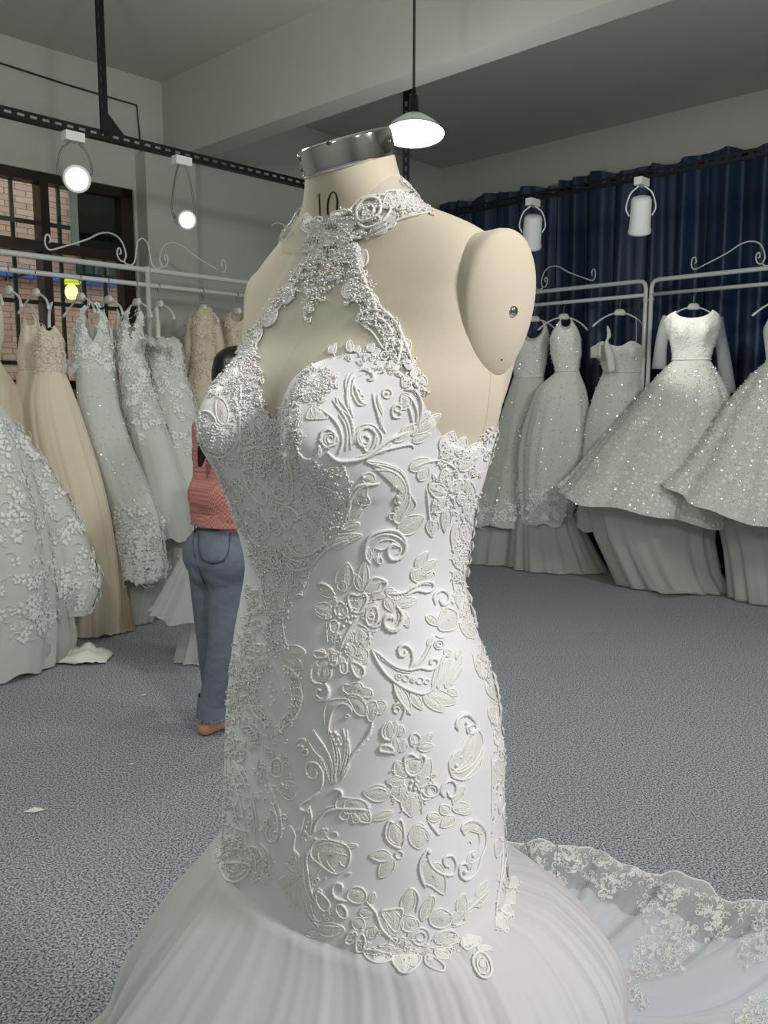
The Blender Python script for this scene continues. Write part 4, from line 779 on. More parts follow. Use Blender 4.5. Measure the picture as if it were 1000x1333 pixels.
MB().tube(smooth_curve([hd + Fp*.082 - Rp*.022 - Up*.062, hd + Fp*.094 - Up*.06, hd + Fp*.082 + Rp*.022 - Up*.062], 4), .005, 6, flat=.7).build('mouth', mat('lips', (168, 92, 84), .4), woman)
# hair: cap and long tail down the back
hc = [(hd + Up*.03 - Fp*.012, hd + Up*.045 + Fp*.025, .095, .082), (hd + Up*.0 - Fp*.035, hd + Up*.03 - Fp*.03, .088, .088), (hd - Fp*.055 - Up*.03, hd - Fp*.03, .062, .075), (hd + Rp*.05 + Up*.0 - Fp*.02, hd + Rp*.05 + Up*.03, .05, .055), (hd - Rp*.05 - Fp*.02, hd - Rp*.05 + Up*.03, .05, .055)]
tail = [hd - Fp*.07 - Up*.02, W_(292, 524, -.05), W_(278, 550, -.10), W_(266, 578, -.13), W_(260, 606, -.13)]
for a, b, ra, rb in zip(tail[:-1], tail[1:], (.05, .042, .034, .028), (.042, .034, .028, .012)): hc.append((a, b, ra, rb))
organic('hair', hc, .009, 'hair', woman, 4)
# blouse
def blow(p, r): return (p, r)
sc_ = [(shR + Up*.005, shL + Up*.005, .062, .062), (ch + Rp*.075, ch - Rp*.075, .115, .115), (ch + Rp*.06 - Up*.07, ch - Rp*.06 - Up*.07, .122, .122), (wa + Rp*.06 + Up*.0 - Fp*.015, wa - Rp*.06 + Up*.0 - Fp*.015, .108, .108), (wa + Rp*.05 + Up*.06 - Fp*.02, wa - Rp*.05 + Up*.06 - Fp*.02, .117, .117), (shR, elR*.75+shR*.25, .062, .062), (shL - Fp*.01, elL*.75+shL*.25 - Fp*.02, .066, .064), (elL*.75+shL*.25 - Fp*.02, elL + Fp*.03 , .062, .055), (nk1 + Up*.0, ch, .066, .10)]
organic('blouse', sc_, .010, 'shirt', woman, 5)
hem = [wa - Up*.055 + (Rp*math.cos(a)*.158 + Fp*math.sin(a)*.125) - Fp*.015 for a in np.linspace(0, 2*PI, 40, endpoint=False)]
MB().grid([[list(p*1 + Up*.05 - (p-wa)*.02) for p in hem], [list(p + Up*.02) for p in hem], [list(p) for p in hem]]).build('blouse_hem', 'shirt', bpy.data.objects['blouse'])
# jeans
jc = [(wa - Up*.03 + Rp*.045, wa - Up*.03 - Rp*.045, .108, .108), (pe + Rp*.065 - Fp*.025, pe - Rp*.065 - Fp*.025, .116, .116), (wa, pe, .115, .12), (hipR, knR, .098, .072), (knR, anR + Up*.06, .072, .061), (hipL, knL, .098, .072), (knL, anL + Up*.06, .072, .061), (pe - Fp*.035 + Rp*.06 - Up*.03, pe - Fp*.035 + Rp*.055 - Up*.05, .093, .093), (pe - Fp*.035 - Rp*.06 - Up*.03, pe - Fp*.035 - Rp*.055 - Up*.05, .093, .093)]
jeans = organic('jeans', jc, .009, 'denim', woman, 4)
bmj = BVHTree.FromPolygons([tuple(Vector(v.co) + ORG['jeans']) for v in jeans.data.vertices], [tuple(p.vertices) for p in jeans.data.polygons])
for an, kn in ((anR, knR), (anL, knL)):   # frayed flare at the ankle
    d = (an-kn).normalized(); top = an + Up*.12; P = []
    for k in range(5):
        v = k/4; c = top.lerp(an + Up*.028, v); r_ = .058 + .014*v; P.append([list(c + Rp*math.cos(a)*r_ + Fp*math.sin(a)*r_*.95 + Up*(.006*math.sin(a*9)*v)) for a in np.linspace(0, 2*PI, 32, endpoint=False)])
    MB().grid(P).build('trouser_cuff', 'denim', jeans); fr = MB(); q = random.Random(3)
    for a in np.linspace(0, 2*PI, 90):
        c = an + Up*.03 + Rp*math.cos(a)*.074 + Fp*math.sin(a)*.070; fr.tube([c, c + Vector((q.uniform(-.006, .006), q.uniform(-.006, .006), -q.uniform(.006, .018)))], .0014, 3)
    stuff(fr.build('frayed_edge', 'denimfray', jeans))
def on_jeans(pts, r, m, name, fill=False):
    P = []
    for x, y in pts: p, n = hit(bmj, x, y, W_(x, y)); P.append(p + n*(.003 if not fill else .004))
    if not fill: return MB().tube(P, r, 5).build(name, m, jeans)
# back pocket: a quilted patch with stitched edge, centre seam, yoke and waistband
pk = [(259, 690), (300, 693), (297, 720), (291, 731), (278, 734), (264, 728), (259, 716), (259, 690)]
rows = []
for k in range(9):
    v = k/8; y = 690+43*v; xl = np.interp(y, [690, 716, 728, 734], [259, 259, 264, 277]); xr = np.interp(y, [690, 720, 731, 734], [300, 297, 291, 279]); rows.append([list((lambda h: h[0] + h[1]*.005)(hit(bmj, xl+(xr-xl)*u/8, y, W_(280, y)))) for u in range(9)])
MB().grid(rows, closed=False).build('back_pocket', 'denim', jeans, solid=.003)
on_jeans([(a, b) for a, b in pk], .0022, 'denim2', 'pocket_stitching'); on_jeans([(254, 676), (253, 690), (252, 705), (254, 722), (260, 742), (267, 760)], .0024, 'denim2', 'seat_seam'); on_jeans([(246, 687), (262, 683), (285, 684), (308, 687), (325, 690)], .002, 'denim2', 'yoke_seam')
on_jeans([(247, 676), (270, 677), (300, 679), (325, 681)], .0028, 'denim2', 'waistband_seam')
# ------------------------------------------------------------------ corded lace appliqued on the gown, motif by motif
def grid_tris(P, closed):
    K, N = P.shape[:2]; return [tuple(x) for x in P.reshape(-1, 3)], [(i*N+j, i*N+(j+1) % N, (i+1)*N+(j+1) % N, (i+1)*N+j) for i in range(K-1) for j in range(N if closed else N-1)]
bv_v, bv_f = [], []
for P, cl in ((BOD, True), (YOK, False), (COLR, True), (SKP[:24], True), (BODY, True)):
    v_, f_ = grid_tris(P, cl); k = len(bv_v); bv_v += v_; bv_f += [tuple(k+i for i in q) for q in f_]
BVG = BVHTree.FromPolygons(bv_v, bv_f)
M['lacenet'] = mat('lace_net_fill', (238, 236, 230), .5, bump=.9, bscale=900, bdist=.001, sheen=.3, var=.16, vscale=700)
CROPS = dict(A=(240, 420, 4.167), B=(440, 420, 4.167), C=(270, 700, 4.762), D=(460, 700, 4.545), E=(270, 950, 4.762), F=(450, 950, 4.04), G=(240, 230, 3.125), H=(420, 230, 3.333), a1=(250, 440, 6.25), a2=(340, 440, 6.25), a3=(270, 580, 6.25), a4=(380, 560, 6.25), a5=(400, 700, 6.25), a6=(380, 860, 6.25), a7=(560, 700, 6.667), a8=(580, 900, 6.667), T=(600, 1050, 2.5))
class Lace:
    def __init__(s, bv, crop): s.bv = bv; s.o = CROPS[crop]; s.cord = MB(); s.fill = MB(); s.last = None
    def px(s, q): return (s.o[0] + q[0]/s.o[2], s.o[1] + q[1]/s.o[2])
    def at(s, x, y):
        p, n = hit(s.bv, x, y, s.last); s.last = p; return p, n
    def scale(s, p): return p.y/FPX
    def stroke(s, pts, r, closed=False, raw=False, step=1.9, lift=.5, taper=True):
        Q = [Vector((a, b, 0)) for a, b in (pts if raw else [s.px(q) for q in pts])]
        Q = smooth_curve(Q, 8, closed); L = [Q[0]]
        for q in Q[1:]:
            if (q-L[-1]).length >= step: L.append(q)
        if not closed and (Q[-1]-L[-1]).length > .4: L.append(Q[-1])
        if len(L) < 2: return
        s.last = None; H_ = [s.at(q.x, q.y) for q in L]; m = s.scale(H_[0][0]); K = len(H_)
        # break where the surface jumps
        run = [0]
        def flush(run):
            if len(run) < 2: return
            rr = [r*1.08*m*(1 + (.2 if i % 2 else -.14))*(1 if (closed or not taper) else .45+.55*min(1, min(i, K-1-i)/3)) for i in run]
            s.cord.tube([H_[i][0] + H_[i][1]*(rr[k]*lift+.0004) for k, i in enumerate(run)], rr, 6, closed=closed and len(run) == K, flat=.85, up=[H_[i][1] for i in run])
        for i in range(1, K):
            if (H_[i][0]-H_[i-1][0]).length > .03: flush(run); run = [i]
            else: run.append(i)
        flush(run)
    def leaf(s, w_, a, b, bend=0, raw=False, r=.95, rib=True):
        a = Vector((a if raw else s.px(a)) + (0,)); b = Vector((b if raw else s.px(b)) + (0,)); w_ = w_ if raw else w_/s.o[2]; d = b-a; L = d.length; d.normalize(); n = Vector((-d.y, d.x, 0)); out_l, out_r = [], []; rows = []
        K = 10; s.last = None
        for i in range(K+1):
            t = i/K; hw = w_/2*math.sin(PI*min(1, t**.85*1.0))**.75 if 0 < t < 1 else .25; c = a + d*(L*t) + n*(bend*L*math.sin(PI*t)); row = []
            for j in range(5):
                k = (j-2)/2; q = c + n*(hw*k); p, nn = s.at(q.x, q.y); m = s.scale(p); h = m*(.35 + 1.3*(1-k*k) + (.5 if i % 2 else 0)*(abs(k) < .9)); row.append(list(p + nn*h))
            rows.append(row); out_l.append((c.x+n.x*hw, c.y+n.y*hw)); out_r.append((c.x-n.x*hw, c.y-n.y*hw))
        s.fill.grid(rows, closed=False); s.stroke(out_l + out_r[::-1][1:-1], r, True, True)
        if rib and w_ > 7: s.stroke([(a.x+d.x*L*t+n.x*bend*L*math.sin(PI*t), a.y+d.y*L*t+n.y*bend*L*math.sin(PI*t)) for t in (.08, .3, .55, .8)], r*.6, raw=True, lift=2.0)
    def patch(s, pts, r=1.0, pad=1.5, raw=False, edge=True):
        Q = smooth_curve([Vector((a, b, 0)) for a, b in (pts if raw else [s.px(q) for q in pts])], 4, True); c = sum(Q, Vector())/len(Q); rows = []; s.last = None
        for k in (1.0, .82, .58, .3, .04):
            row = []
            for i, q in enumerate(Q):
                z = c + (q-c)*k; p, nn = s.at(z.x, z.y); m = s.scale(p); row.append(list(p + nn*(m*(.3 + pad*(1-k*k) + (.45 if (i % 2) else 0)*(k < .9)))))
            rows.append(row)
        s.fill.grid(rows, True)
        if edge: s.stroke([(q.x, q.y) for q in Q[::2]], r, True, True)
    def ring(s, r, rc, c, raw=False):
        c = c if raw else s.px(c); r = r if raw else r/s.o[2]; s.stroke([(c[0]+r*math.cos(a), c[1]+r*math.sin(a)) for a in np.linspace(0, 2*PI, 9)[:-1]], rc, True, True, step=1.6)
    def beads(s, r, pts, raw=False):
        for q in pts:
            q = q if raw else s.px(q); s.last = None; p, n = s.at(*q); rr = r*s.scale(p); s.cord.ball(p + n*(rr*.7), rr, 7, 5)
    def build(s, name, parent):
        mb = MB(); mb.add(s.fill.v, s.fill.f); nf = len(mb.f); mb.add(s.cord.v, s.cord.f); o = mb.build(name, 'lacenet', parent); o.data.materials.append(M['lace'])
        mi = np.ones(len(mb.f), int); mi[:nf] = 0; o.data.polygons.foreach_set('material_index', mi); return o
LN = {'S': 'corded_stroke', 'C': 'lace_loop', 'L': 'lace_leaf', 'P': 'lace_patch', 'R': 'lace_ring', 'B': 'bead'}
def parse(crop, text, name='lace_motif', bv=None, parent=None):
    lines = []
    for line in text.strip().split('\n'):
        es = line.split(';'); lines += es if all(e.strip().startswith('L') for e in es) or len(es) == 2 else [line]
    for line in lines:
        l = Lace(bv or BVG, crop)
        for e in line.split(';'):
            t = e.split()
            if not t: continue
            k = t[0]; v = float(t[1]); pts = [tuple(float(q) for q in x.split(',')) for x in t[2:] if ',' in x]; ex = [float(x) for x in t[2:] if ',' not in x]
            if k == 'S': l.stroke(pts, v)
            elif k == 'C': l.stroke(pts, v, True)
            elif k == 'L': l.leaf(v, pts[0], pts[1], ex[0] if ex else 0)
            elif k == 'P': l.patch(pts, v)
            elif k == 'R': [l.ring(v, 1.1, q) for q in pts]
            elif k == 'B': l.beads(v, pts)
        l.build(name, parent or gown)
def inside(p, poly):
    c = False; x, y = p; j = len(poly)-1
    for i in range(len(poly)):
        (xi, yi), (xj, yj) = poly[i], poly[j]
        if (yi > y) != (yj > y) and x < (xj-xi)*(y-yi)/(yj-yi)+xi: c = not c
        j = i
    return c
BEADS = MB()
def dense(crop, poly, n, size=5.0, seed=1, beads=1.0, name='beaded_lace', bv=None, parent=None, kinds=(1, 1, 1), cord=.8, sparkle=None):
    r_ = random.Random(seed); l = Lace(bv or BVG, crop); P = [l.px(q) for q in poly]; xs = [q[0] for q in P]; ys = [q[1] for q in P]; k = 0; tries = 0
    while k < n and tries < n*30:
        tries += 1; q = (r_.uniform(min(xs), max(xs)), r_.uniform(min(ys), max(ys)))
        if not inside(q, P): continue
        k += 1; a = r_.uniform(0, 6.28); s_ = size*r_.uniform(.6, 1.35); t = r_.choices((0, 1, 2), kinds)[0]; d = (math.cos(a), math.sin(a))
        if t == 0: l.leaf(s_*.62, q, (q[0]+d[0]*s_*1.5, q[1]+d[1]*s_*1.5), raw=True, r=cord*.85, rib=False)
        elif t == 1:
            z = [(q[0]+s_*.9*(1-.1*i)*math.cos(a+i*.75), q[1]+s_*.9*(1-.1*i)*math.sin(a+i*.75)) for i in range(8)]; l.stroke(z, cord*1.1, raw=True, step=1.8)
        else: l.ring(s_*.42, cord, q, True)
        for _ in range(int(beads*2)):
            z = (q[0]+r_.gauss(0, size*.6), q[1]+r_.gauss(0, size*.6)); l.last = None; p, nn = l.at(*z); rr = r_.uniform(.7, 1.5)*p.y/FPX; BEADS.ball(p + nn*(rr*.9+.0012), rr, 6, 4)
    o = l.build(name, parent or gown); return stuff(o)
# --- bird-shaped spray, scrolls and flowers on the lit hip side
parse('D', '''S 1.7 75,110 80,50 110,10 170,-20 240,-15 295,20 315,70 290,115 245,130 215,110 205,75 225,50 255,55;S 1.0 110,110 120,60 160,20 220,10 270,40 280,80 250,100;S 1.2 130,60 170,70 210,50 240,20;S 1.2 150,90 140,130 155,155 175,140 160,110;L 45 100,120 60,40
L 60 350,250 400,160;L 60 370,180 440,80;L 60 410,200 490,130;P 1 345,240 345,200 390,190 440,220 470,200 480,230 430,260 380,265
S 2.0 200,330 290,325 350,290 420,260 465,265 470,300 430,320 370,310 300,345
L 55 240,330 190,310;L 60 240,390 380,370;L 50 200,320 285,385;S 1.2 270,350 330,350 370,360
S 2.3 255,400 285,440 295,490 265,545 215,548 185,510 195,465 230,462 240,490;S 1.0 260,420 270,470 250,510;L 45 290,440 328,530
L 26 190,345 120,345;S 1.2 100,300 150,265 195,265 180,300
S 1.9 485,400 475,345 515,310 555,330 560,375 530,400 510,370 530,350;L 45 430,460 500,520;P 1.2 500,500 530,420 570,420 610,450 605,530 560,550 510,545;L 30 540,440 535,405
L 34 605,20 600,100;L 34 640,40 610,110
L 40 595,190 640,270;L 34 600,120 650,200;S 1.2 650,60 645,160 655,260;S 1.2 585,200 590,280 620,420
L 40 610,280 625,420;S 1.3 640,270 660,340 650,420;S 1.0 665,300 690,400 710,480
P 1 630,510 670,490 700,520 730,560 715,595 670,585 640,550
S 1.9 110,660 160,690 210,735 270,770 330,780 400,770 450,780 490,762 500,730 470,715 452,740 465,750;S 1.0 120,675 165,715 220,755 280,790 340,800
S 2.0 110,660 150,740 200,810 260,860 330,900 410,922 470,890 500,820 520,730 550,680
S 2.1 330,780 352,735 350,680 325,642 290,635 268,665 282,700 310,692 308,668
S 1.4 350,770 400,720 440,650 452,605 485,575;S 1.4 370,775 415,730 455,660 470,610;L 26 440,640 470,580
R 27 505,632;S 1.2 480,575 510,590 540,590;R 13 505,632
R 18 270,820 312,830;R 15 355,840 435,850;R 20 395,845;B 2.2 270,820 355,840
L 40 470,890 530,710;L 44 500,895 575,710;L 50 545,890 600,740;S 1.3 450,910 480,860 500,800
L 50 570,870 640,760;L 36 600,800 645,690;L 40 570,700 540,660;L 34 610,720 630,660
L 70 250,870 340,1040;S 1.0 270,900 300,960 330,1010
L 55 340,920 408,1015
L 60 415,935 530,1030;L 26 520,960 530,1035
L 86 430,925 612,975;S 1.1 460,935 520,940 580,960;L 40 560,900 615,930
S 1.3 700,680 720,740 745,800 770,840;S 1.3 730,680 742,740 730,720;L 30 715,700 755,830
L 44 785,870 845,960;S 1.2 770,820 800,860 830,930
L 40 800,1000 840,1110;S 1.2 830,970 845,1040 850,1130
S 1.8 620,1130 610,1080 650,1045 700,1060 725,1110 715,1150 680,1155 670,1120 700,1110;B 2.6 665,1095''')
parse('a8', '''P 1.2 250,400 300,330 330,440 320,540 250,660 150,760 60,740 60,700 150,660 230,580;S 1.3 300,330 325,450 260,600 150,690 60,700
P 1.2 30,620 80,540 130,480 200,380 225,410 200,470 210,540 160,620 80,680
R 32 235,320;R 20 190,540;B 2.4 130,570 90,640;S 2.4 110,340 90,290 120,220 190,200 250,260
L 60 400,270 440,120;L 40 440,260 470,130;S 1 380,220 400,310
L 44 470,520 480,380;S 1.2 500,560 520,460 505,390
P 1 400,730 410,620 470,600 540,680 550,780 500,740 450,800 410,830;L 36 440,700 420,600
L 50 470,1060 490,890;L 34 500,1100 530,920;B 2.6 475,885
S 1.1 395,560 400,700 400,900 395,1100;S 1.1 515,850 525,1000 515,1150 520,1300''')
# --- large flower spray left of centre
parse('a5', '''L 150 290,440 330,200;S 1.2 260,400 300,320 340,240;R 38 285,390
S 2.0 80,380 130,370 190,400 235,470;L 70 230,470 80,420;B 2 120,420 160,430
L 110 210,600 60,560;L 60 200,650 60,600;S 1.2 70,590 120,580 180,620
L 90 450,430 470,190;L 70 440,430 390,290
L 110 470,440 600,340;S 1.6 460,440 530,330 600,330 650,370 600,430 520,450;L 60 530,480 620,440
C 1.7 370,590 335,500 360,455 420,470 470,450 490,500 460,570 430,610;P .9 375,580 350,500 420,490 470,480 450,560 410,600
C 1.5 250,640 225,580 270,520 320,560 330,620 290,660;L 60 310,640 270,540
L 110 470,620 570,530;C 1.6 480,640 500,580 560,560 580,640 560,700 500,710
S 1.5 580,680 600,700 560,725 500,725;R 26 520,640
L 80 260,690 170,800;C 1.3 190,690 230,670 260,710 240,770 200,760;S 1.2 160,690 165,780 170,860;L 60 250,770 215,860
S 1.6 430,640 350,740 300,840 270,920;L 100 350,760 300,900
L 120 440,740 470,910;S 1.2 420,700 490,740 510,830 460,900
B 2.4 340,650 370,640 320,680 300,720 350,690 395,640 265,625 320,890 330,870;L 90 340,860 370,980;L 110 420,900 480,1010
C 1.6 60,930 110,925 160,945 150,970 80,975;L 30 90,950 150,955
S 1.2 180,900 170,960 190,1000;L 80 240,920 210,1060
P 1.2 640,440 720,430 770,480 720,500 680,490;L 80 640,490 700,600
L 70 720,530 900,500;S 2.6 770,600 770,680 720,745 650,730 630,680 660,640 690,660;L 50 790,600 825,725
S 1.6 850,440 900,385 960,370 1010,385
L 36 560,190 575,150''')
parse('a6', '''L 80 230,180 190,20;L 70 260,170 270,10;S 1.4 215,190 160,130 155,60 200,10;S 1.5 270,170 320,130 330,60
S 2.2 270,180 300,220 295,290 250,310 210,280 215,235 245,240 245,270
C 1.6 320,10 330,40 360,30 370,0;C 1.5 400,20 400,90 430,105 450,90 450,20;C 1.9 490,10 510,100 550,140 590,110 580,50
P 1 420,240 430,190 470,200 500,180 560,180 590,220 640,230 660,280 620,300 560,280 500,290;S 1.3 430,280 500,270 560,290 610,350;L 70 520,280 540,185;L 60 570,290 640,235
P 1 460,300 540,300 600,350 620,430 570,450 520,420 490,360;P 1 610,360 680,330 700,400 660,490 620,470
L 90 670,410 775,360;S 1.1 700,330 750,330 775,370 740,390
P 1 270,400 300,330 380,310 450,310 440,340 360,360 320,430 300,560 270,500;S 1.5 300,600 310,500 340,400 400,350 460,360 490,400 480,430;C 1.2 440,440 470,440 470,460 440,460
S 2.0 660,500 640,580 590,660 530,730 470,790;B 2.0 655,540 640,590 615,640 580,680 545,725 505,765
S 1.3 175,555 210,630 270,690 310,790 330,900 330,1000;S 1.3 130,640 190,740 250,800 290,900 320,1000;L 60 210,760 310,960
S 1.4 310,590 340,700 355,820 360,1000;S 1.3 320,600 370,690 400,800 390,930;S 1.3 420,550 440,650 430,780 380,940
L 60 400,690 350,580;B 2.2 355,580 375,600 380,640 400,680;S 1.4 450,600 470,680 470,800 440,920;S 1.1 480,800 460,880 400,980
L 70 60,720 110,630;C 1.6 40,720 60,690 100,700 90,730;C 1.6 80,750 110,720 140,730 120,770;S 1.2 30,690 60,640 110,640 130,690
S 1.6 260,1000 260,900 210,840 140,830 120,870 150,950 190,960 210,910 180,890
S 1.6 820,390 850,350 900,350 920,410 890,480;R 24 855,400
L 80 800,650 790,490;L 50 830,630 850,490;L 80 870,610 890,520;S 1.4 740,640 735,560 770,500
C 2.0 830,720 790,690 730,690 720,730 760,740 820,745;L 40 880,740 930,660;L 36 990,700 970,600
S 2 830,180 850,260 880,320 970,440;L 50 850,200 890,300''')
# --- lower flower spray, scrolls and hem band
parse('F', '''S 1.9 190,-10 200,40 240,50 255,10;L 46 250,90 185,98;L 44 262,130 255,30;L 44 300,110 310,50;R 27 365,45;L 46 395,85 455,15;L 48 380,92 468,88
C 1.8 320,215 312,150 345,125 385,150 405,130 420,160 390,220 350,240;P .8 330,210 330,160 390,150 400,180 370,220
L 76 315,250 265,165;L 60 310,270 215,270;L 104 325,320 235,330;L 108 345,330 345,455;L 70 385,300 445,150
C 1.6 400,310 430,285 475,290 485,330 450,350 415,340;R 22 450,320;S 1.6 385,340 410,365 450,360
B 2.6 350,270 370,285 340,300 365,310 380,270 395,320;S 1.3 360,230 380,300 400,360 400,440
L 90 235,335 95,330;S 1.4 110,350 150,310 200,310 235,340;L 44 250,432 135,470
P 1.2 0,380 60,362 110,385 130,440 130,485 80,480 50,440 0,440;L 44 40,460 75,480
P 1.3 545,195 565,130 610,95 645,25 690,0 720,50 715,150 690,220 620,262 565,240;R 22 640,120;B 3 580,185
S 1.8 520,355 500,320 520,280 555,265 580,292 575,340 548,352 535,325;L 46 565,390 625,290;S 1.2 600,300 620,340 590,380
L 56 540,440 500,395;L 60 560,415 650,400;L 30 590,430 668,430;L 50 430,455 500,462;L 56 570,455 500,510
S 1.6 430,475 465,520 490,548 505,520
C 1.5 290,620 230,590 210,540 230,480 260,490 290,470 305,510 310,580;L 80 280,600 250,490
L 110 385,625 390,485;S 1.3 340,540 370,500 420,520 450,575;L 36 440,580 415,510
L 66 240,662 128,662;L 76 250,675 180,775;R 20 283,655;S 1.4 130,660 180,690 240,680
S 1.8 430,625 395,690 392,750 420,830;S 1.7 430,650 450,710 500,752 560,762 582,712 560,662 520,670 520,708 548,722;P 1.2 400,720 430,680 470,730 520,770 518,862 450,820 415,800
B 3.2 440,640;L 40 460,700 520,750
S 1.8 625,555 608,510 640,480 690,482 732,530 737,600 712,670 690,740 640,787 602,765 600,715 630,700 648,735;S 1.2 640,525 690,530 703,600 672,680 655,735;L 50 690,640 640,700;P 1 620,545 615,500 690,490 725,540 690,540 650,530
B 3.4 665,655 625,745;S 1 640,600 650,580 660,600
S 1.4 825,560 822,700 805,850 785,1010;S 1.2 845,560 838,700 820,800;P 1 780,600 800,580 825,590 820,640 790,670
P 1.2 10,872 40,828 90,832 112,872 90,908 40,905;S 1 20,870 60,850 105,868;S 1 20,885 60,870 105,880;S 1 40,835 60,870 60,905
L 34 135,905 150,850;L 60 75,955 145,965;S 1.7 110,900 160,960 190,1040 255,1110
L 74 235,1085 195,945;C 1.4 190,960 230,945 300,940 290,1000 260,1060;L 90 265,1080 250,950
L 74 310,970 350,835;S 1.4 300,900 345,830 385,880 370,960
P 1.1 300,990 340,975 385,1010 380,1050 330,1060 295,1040;R 26 345,1015
L 56 400,1000 455,870;S 1.4 430,900 450,870 470,890 450,960 400,1005
R 46 395,1085;R 24 395,1085;L 60 330,1090 385,1060
L 100 275,1150 310,1275;L 90 255,1140 150,1210;L 80 325,1160 375,1245;L 70 290,1130 330,1110;C 1.6 255,1190 265,1250 320,1278 380,1240 390,1190
C 1.6 110,1150 105,1190 160,1225 230,1215 245,1180;L 70 100,1035 35,1000;L 62 165,1040 115,1090
C 1.7 0,1110 20,1070 55,1060 60,1090 25,1125;C 1.7 60,1100 90,1070 105,1110 90,1160 60,1160
P 1.2 440,1000 450,960 500,938 555,970 555,1010 510,1040 460,1030;S 1 460,1000 490,955 530,950;S 1 480,1020 510,970 545,970
L 60 555,1015 620,955;L 56 600,970 620,860;L 44 630,960 660,900;S 1.5 560,1035 620,1010 630,960 680,910 755,840
L 50 660,925 755,850;L 34 680,875 750,790;R 16 700,915
L 64 475,1120 535,1050;L 66 500,1130 590,1100;L 60 470,1145 540,1205;S 1.3 450,1110 500,1060 570,1060 585,1110 520,1140
C 1.6 420,1190 430,1240 510,1272 520,1240 470,1200
L 50 610,1135 665,1080;L 56 650,1130 712,1095;S 1.5 600,1120 640,1160 690,1130 730,1150 780,1168;L 30 690,1150 770,1150
C 1.9 672,1200 675,1245 710,1295 752,1300 768,1250 745,1195 705,1170;C 1.3 692,1215 705,1272 740,1278 746,1232 718,1198;L 26 715,1250 725,1210
L 50 830,790 900,830;L 46 850,850 885,920;L 50 810,890 870,985;L 50 800,960 850,1070;L 40 860,780 905,815;S 1.3 800,850 790,950 790,1040;L 40 840,930 870,860''')
# --- front centre and shaded side: scrolls, stems, rose
parse('E', '''S 1.0 160,180 230,320 270,450 290,560 300,700
S 1.0 190,190 260,320 300,500 310,600
S 1.0 150,250 200,420 230,560 250,700;S .9 130,300 160,450 200,600
S 1.4 320,170 310,250 315,340;S 1.4 345,180 340,260 330,330;B 1.5 315,190 312,220 312,250 312,280 314,310 340,200 340,230 338,260
S 1.5 360,340 390,420 430,520 442,600 430,680 390,690 368,640 382,598;S 1.2 380,330 430,430 460,540 466,650 435,695;B 1.6 370,350 385,390 400,430 415,470 425,510 435,550 438,590 438,630 425,665 400,680
C 1.5 400,260 410,190 450,180 470,230 460,285 420,290;R 20 435,240
P 1 450,370 460,330 500,320 550,335 545,410 500,432;L 36 470,400 500,330;L 36 510,420 540,340
S 1.9 700,380 722,320 715,250 680,205 630,205 615,250 640,295 680,290 682,250 655,245
S 1.7 700,380 640,430 590,460 580,490 620,500 640,470;S 1.4 640,480 652,560 640,640;S 1.3 615,500 600,570 580,660;B 1.8 630,510 635,540 630,570 620,600 610,630
S 1.4 660,0 720,90 770,180 790,300;S 1.4 760,0 800,100 810,200 790,310
S 1.4 870,0 870,150 830,300;S 1.6 1000,30 940,110 880,200 830,300
S 1.8 660,640 680,580 740,510 800,490 860,490 960,492 1010,505;S 1.2 640,650 660,570 730,490 800,465;P 1 800,480 810,430 860,420 960,435 1000,460 1000,495 860,490
R 28 850,530;R 20 930,525;L 46 960,500 1000,560;L 46 900,500 940,560
S 1.9 780,395 790,370 830,375 838,410 810,405
P 1.2 645,780 660,710 720,680 800,690 870,720 890,775 870,850 800,892 740,862 700,830;S 1.1 680,720 760,700 850,725;S 1.1 690,750 780,755 875,780;S 1.1 745,770 750,825 795,880;S 1.1 700,735 690,780 710,830;S 1.1 820,780 830,830 860,850
L 26 860,720 938,716
S 1.4 515,590 550,650 540,740 580,790;L 40 560,800 500,815;L 40 560,830 540,740;S 1.1 520,640 530,720 560,780
S 1.4 600,780 600,900 620,1000 665,1080;S 1.5 650,720 620,800 632,900 650,1000 690,1085;P 1 600,860 650,810 710,850 660,930 650,1000 620,990 600,920
L 46 575,905 440,940;L 40 560,890 480,830;L 70 540,960 540,1085;L 40 500,940 480,1000
C 1.6 680,1000 730,1030 765,1080 735,1122 690,1085;L 34 700,1020 690,980;L 40 730,1040 740,1110
C 1.6 800,1100 830,1080 865,1120 860,1165 820,1150;L 26 825,1100 840,1150
S 1.3 590,1060 610,1140 650,1200 690,1240;S 1.3 610,1050 630,1130 670,1190 700,1230;S 1.3 640,1060 660,1140 690,1200
L 90 685,1240 855,1235;L 40 690,1265 610,1272;S 1.4 700,1215 760,1215 850,1220;S 1.3 700,1270 770,1280 840,1250
S 1.9 870,1060 800,1040 780,990 800,950 840,960 835,1000;L 60 860,1290 975,1245
C 1.5 90,830 95,890 130,940 200,935 250,895 260,830;S 1.2 110,860 150,910 220,890 240,840;S 1.2 120,840 160,880 220,860
L 40 300,880 290,945;L 40 340,890 375,955;S 1.3 250,720 300,800 300,880;S 1.3 300,720 350,800 350,900;S 1.2 330,700 380,760 395,850
S 1.3 140,790 160,740 210,740 215,790;S 1.2 170,620 180,700 150,690
S .9 110,100 120,300 110,500 90,700;S .9 140,80 150,250 190,400''')
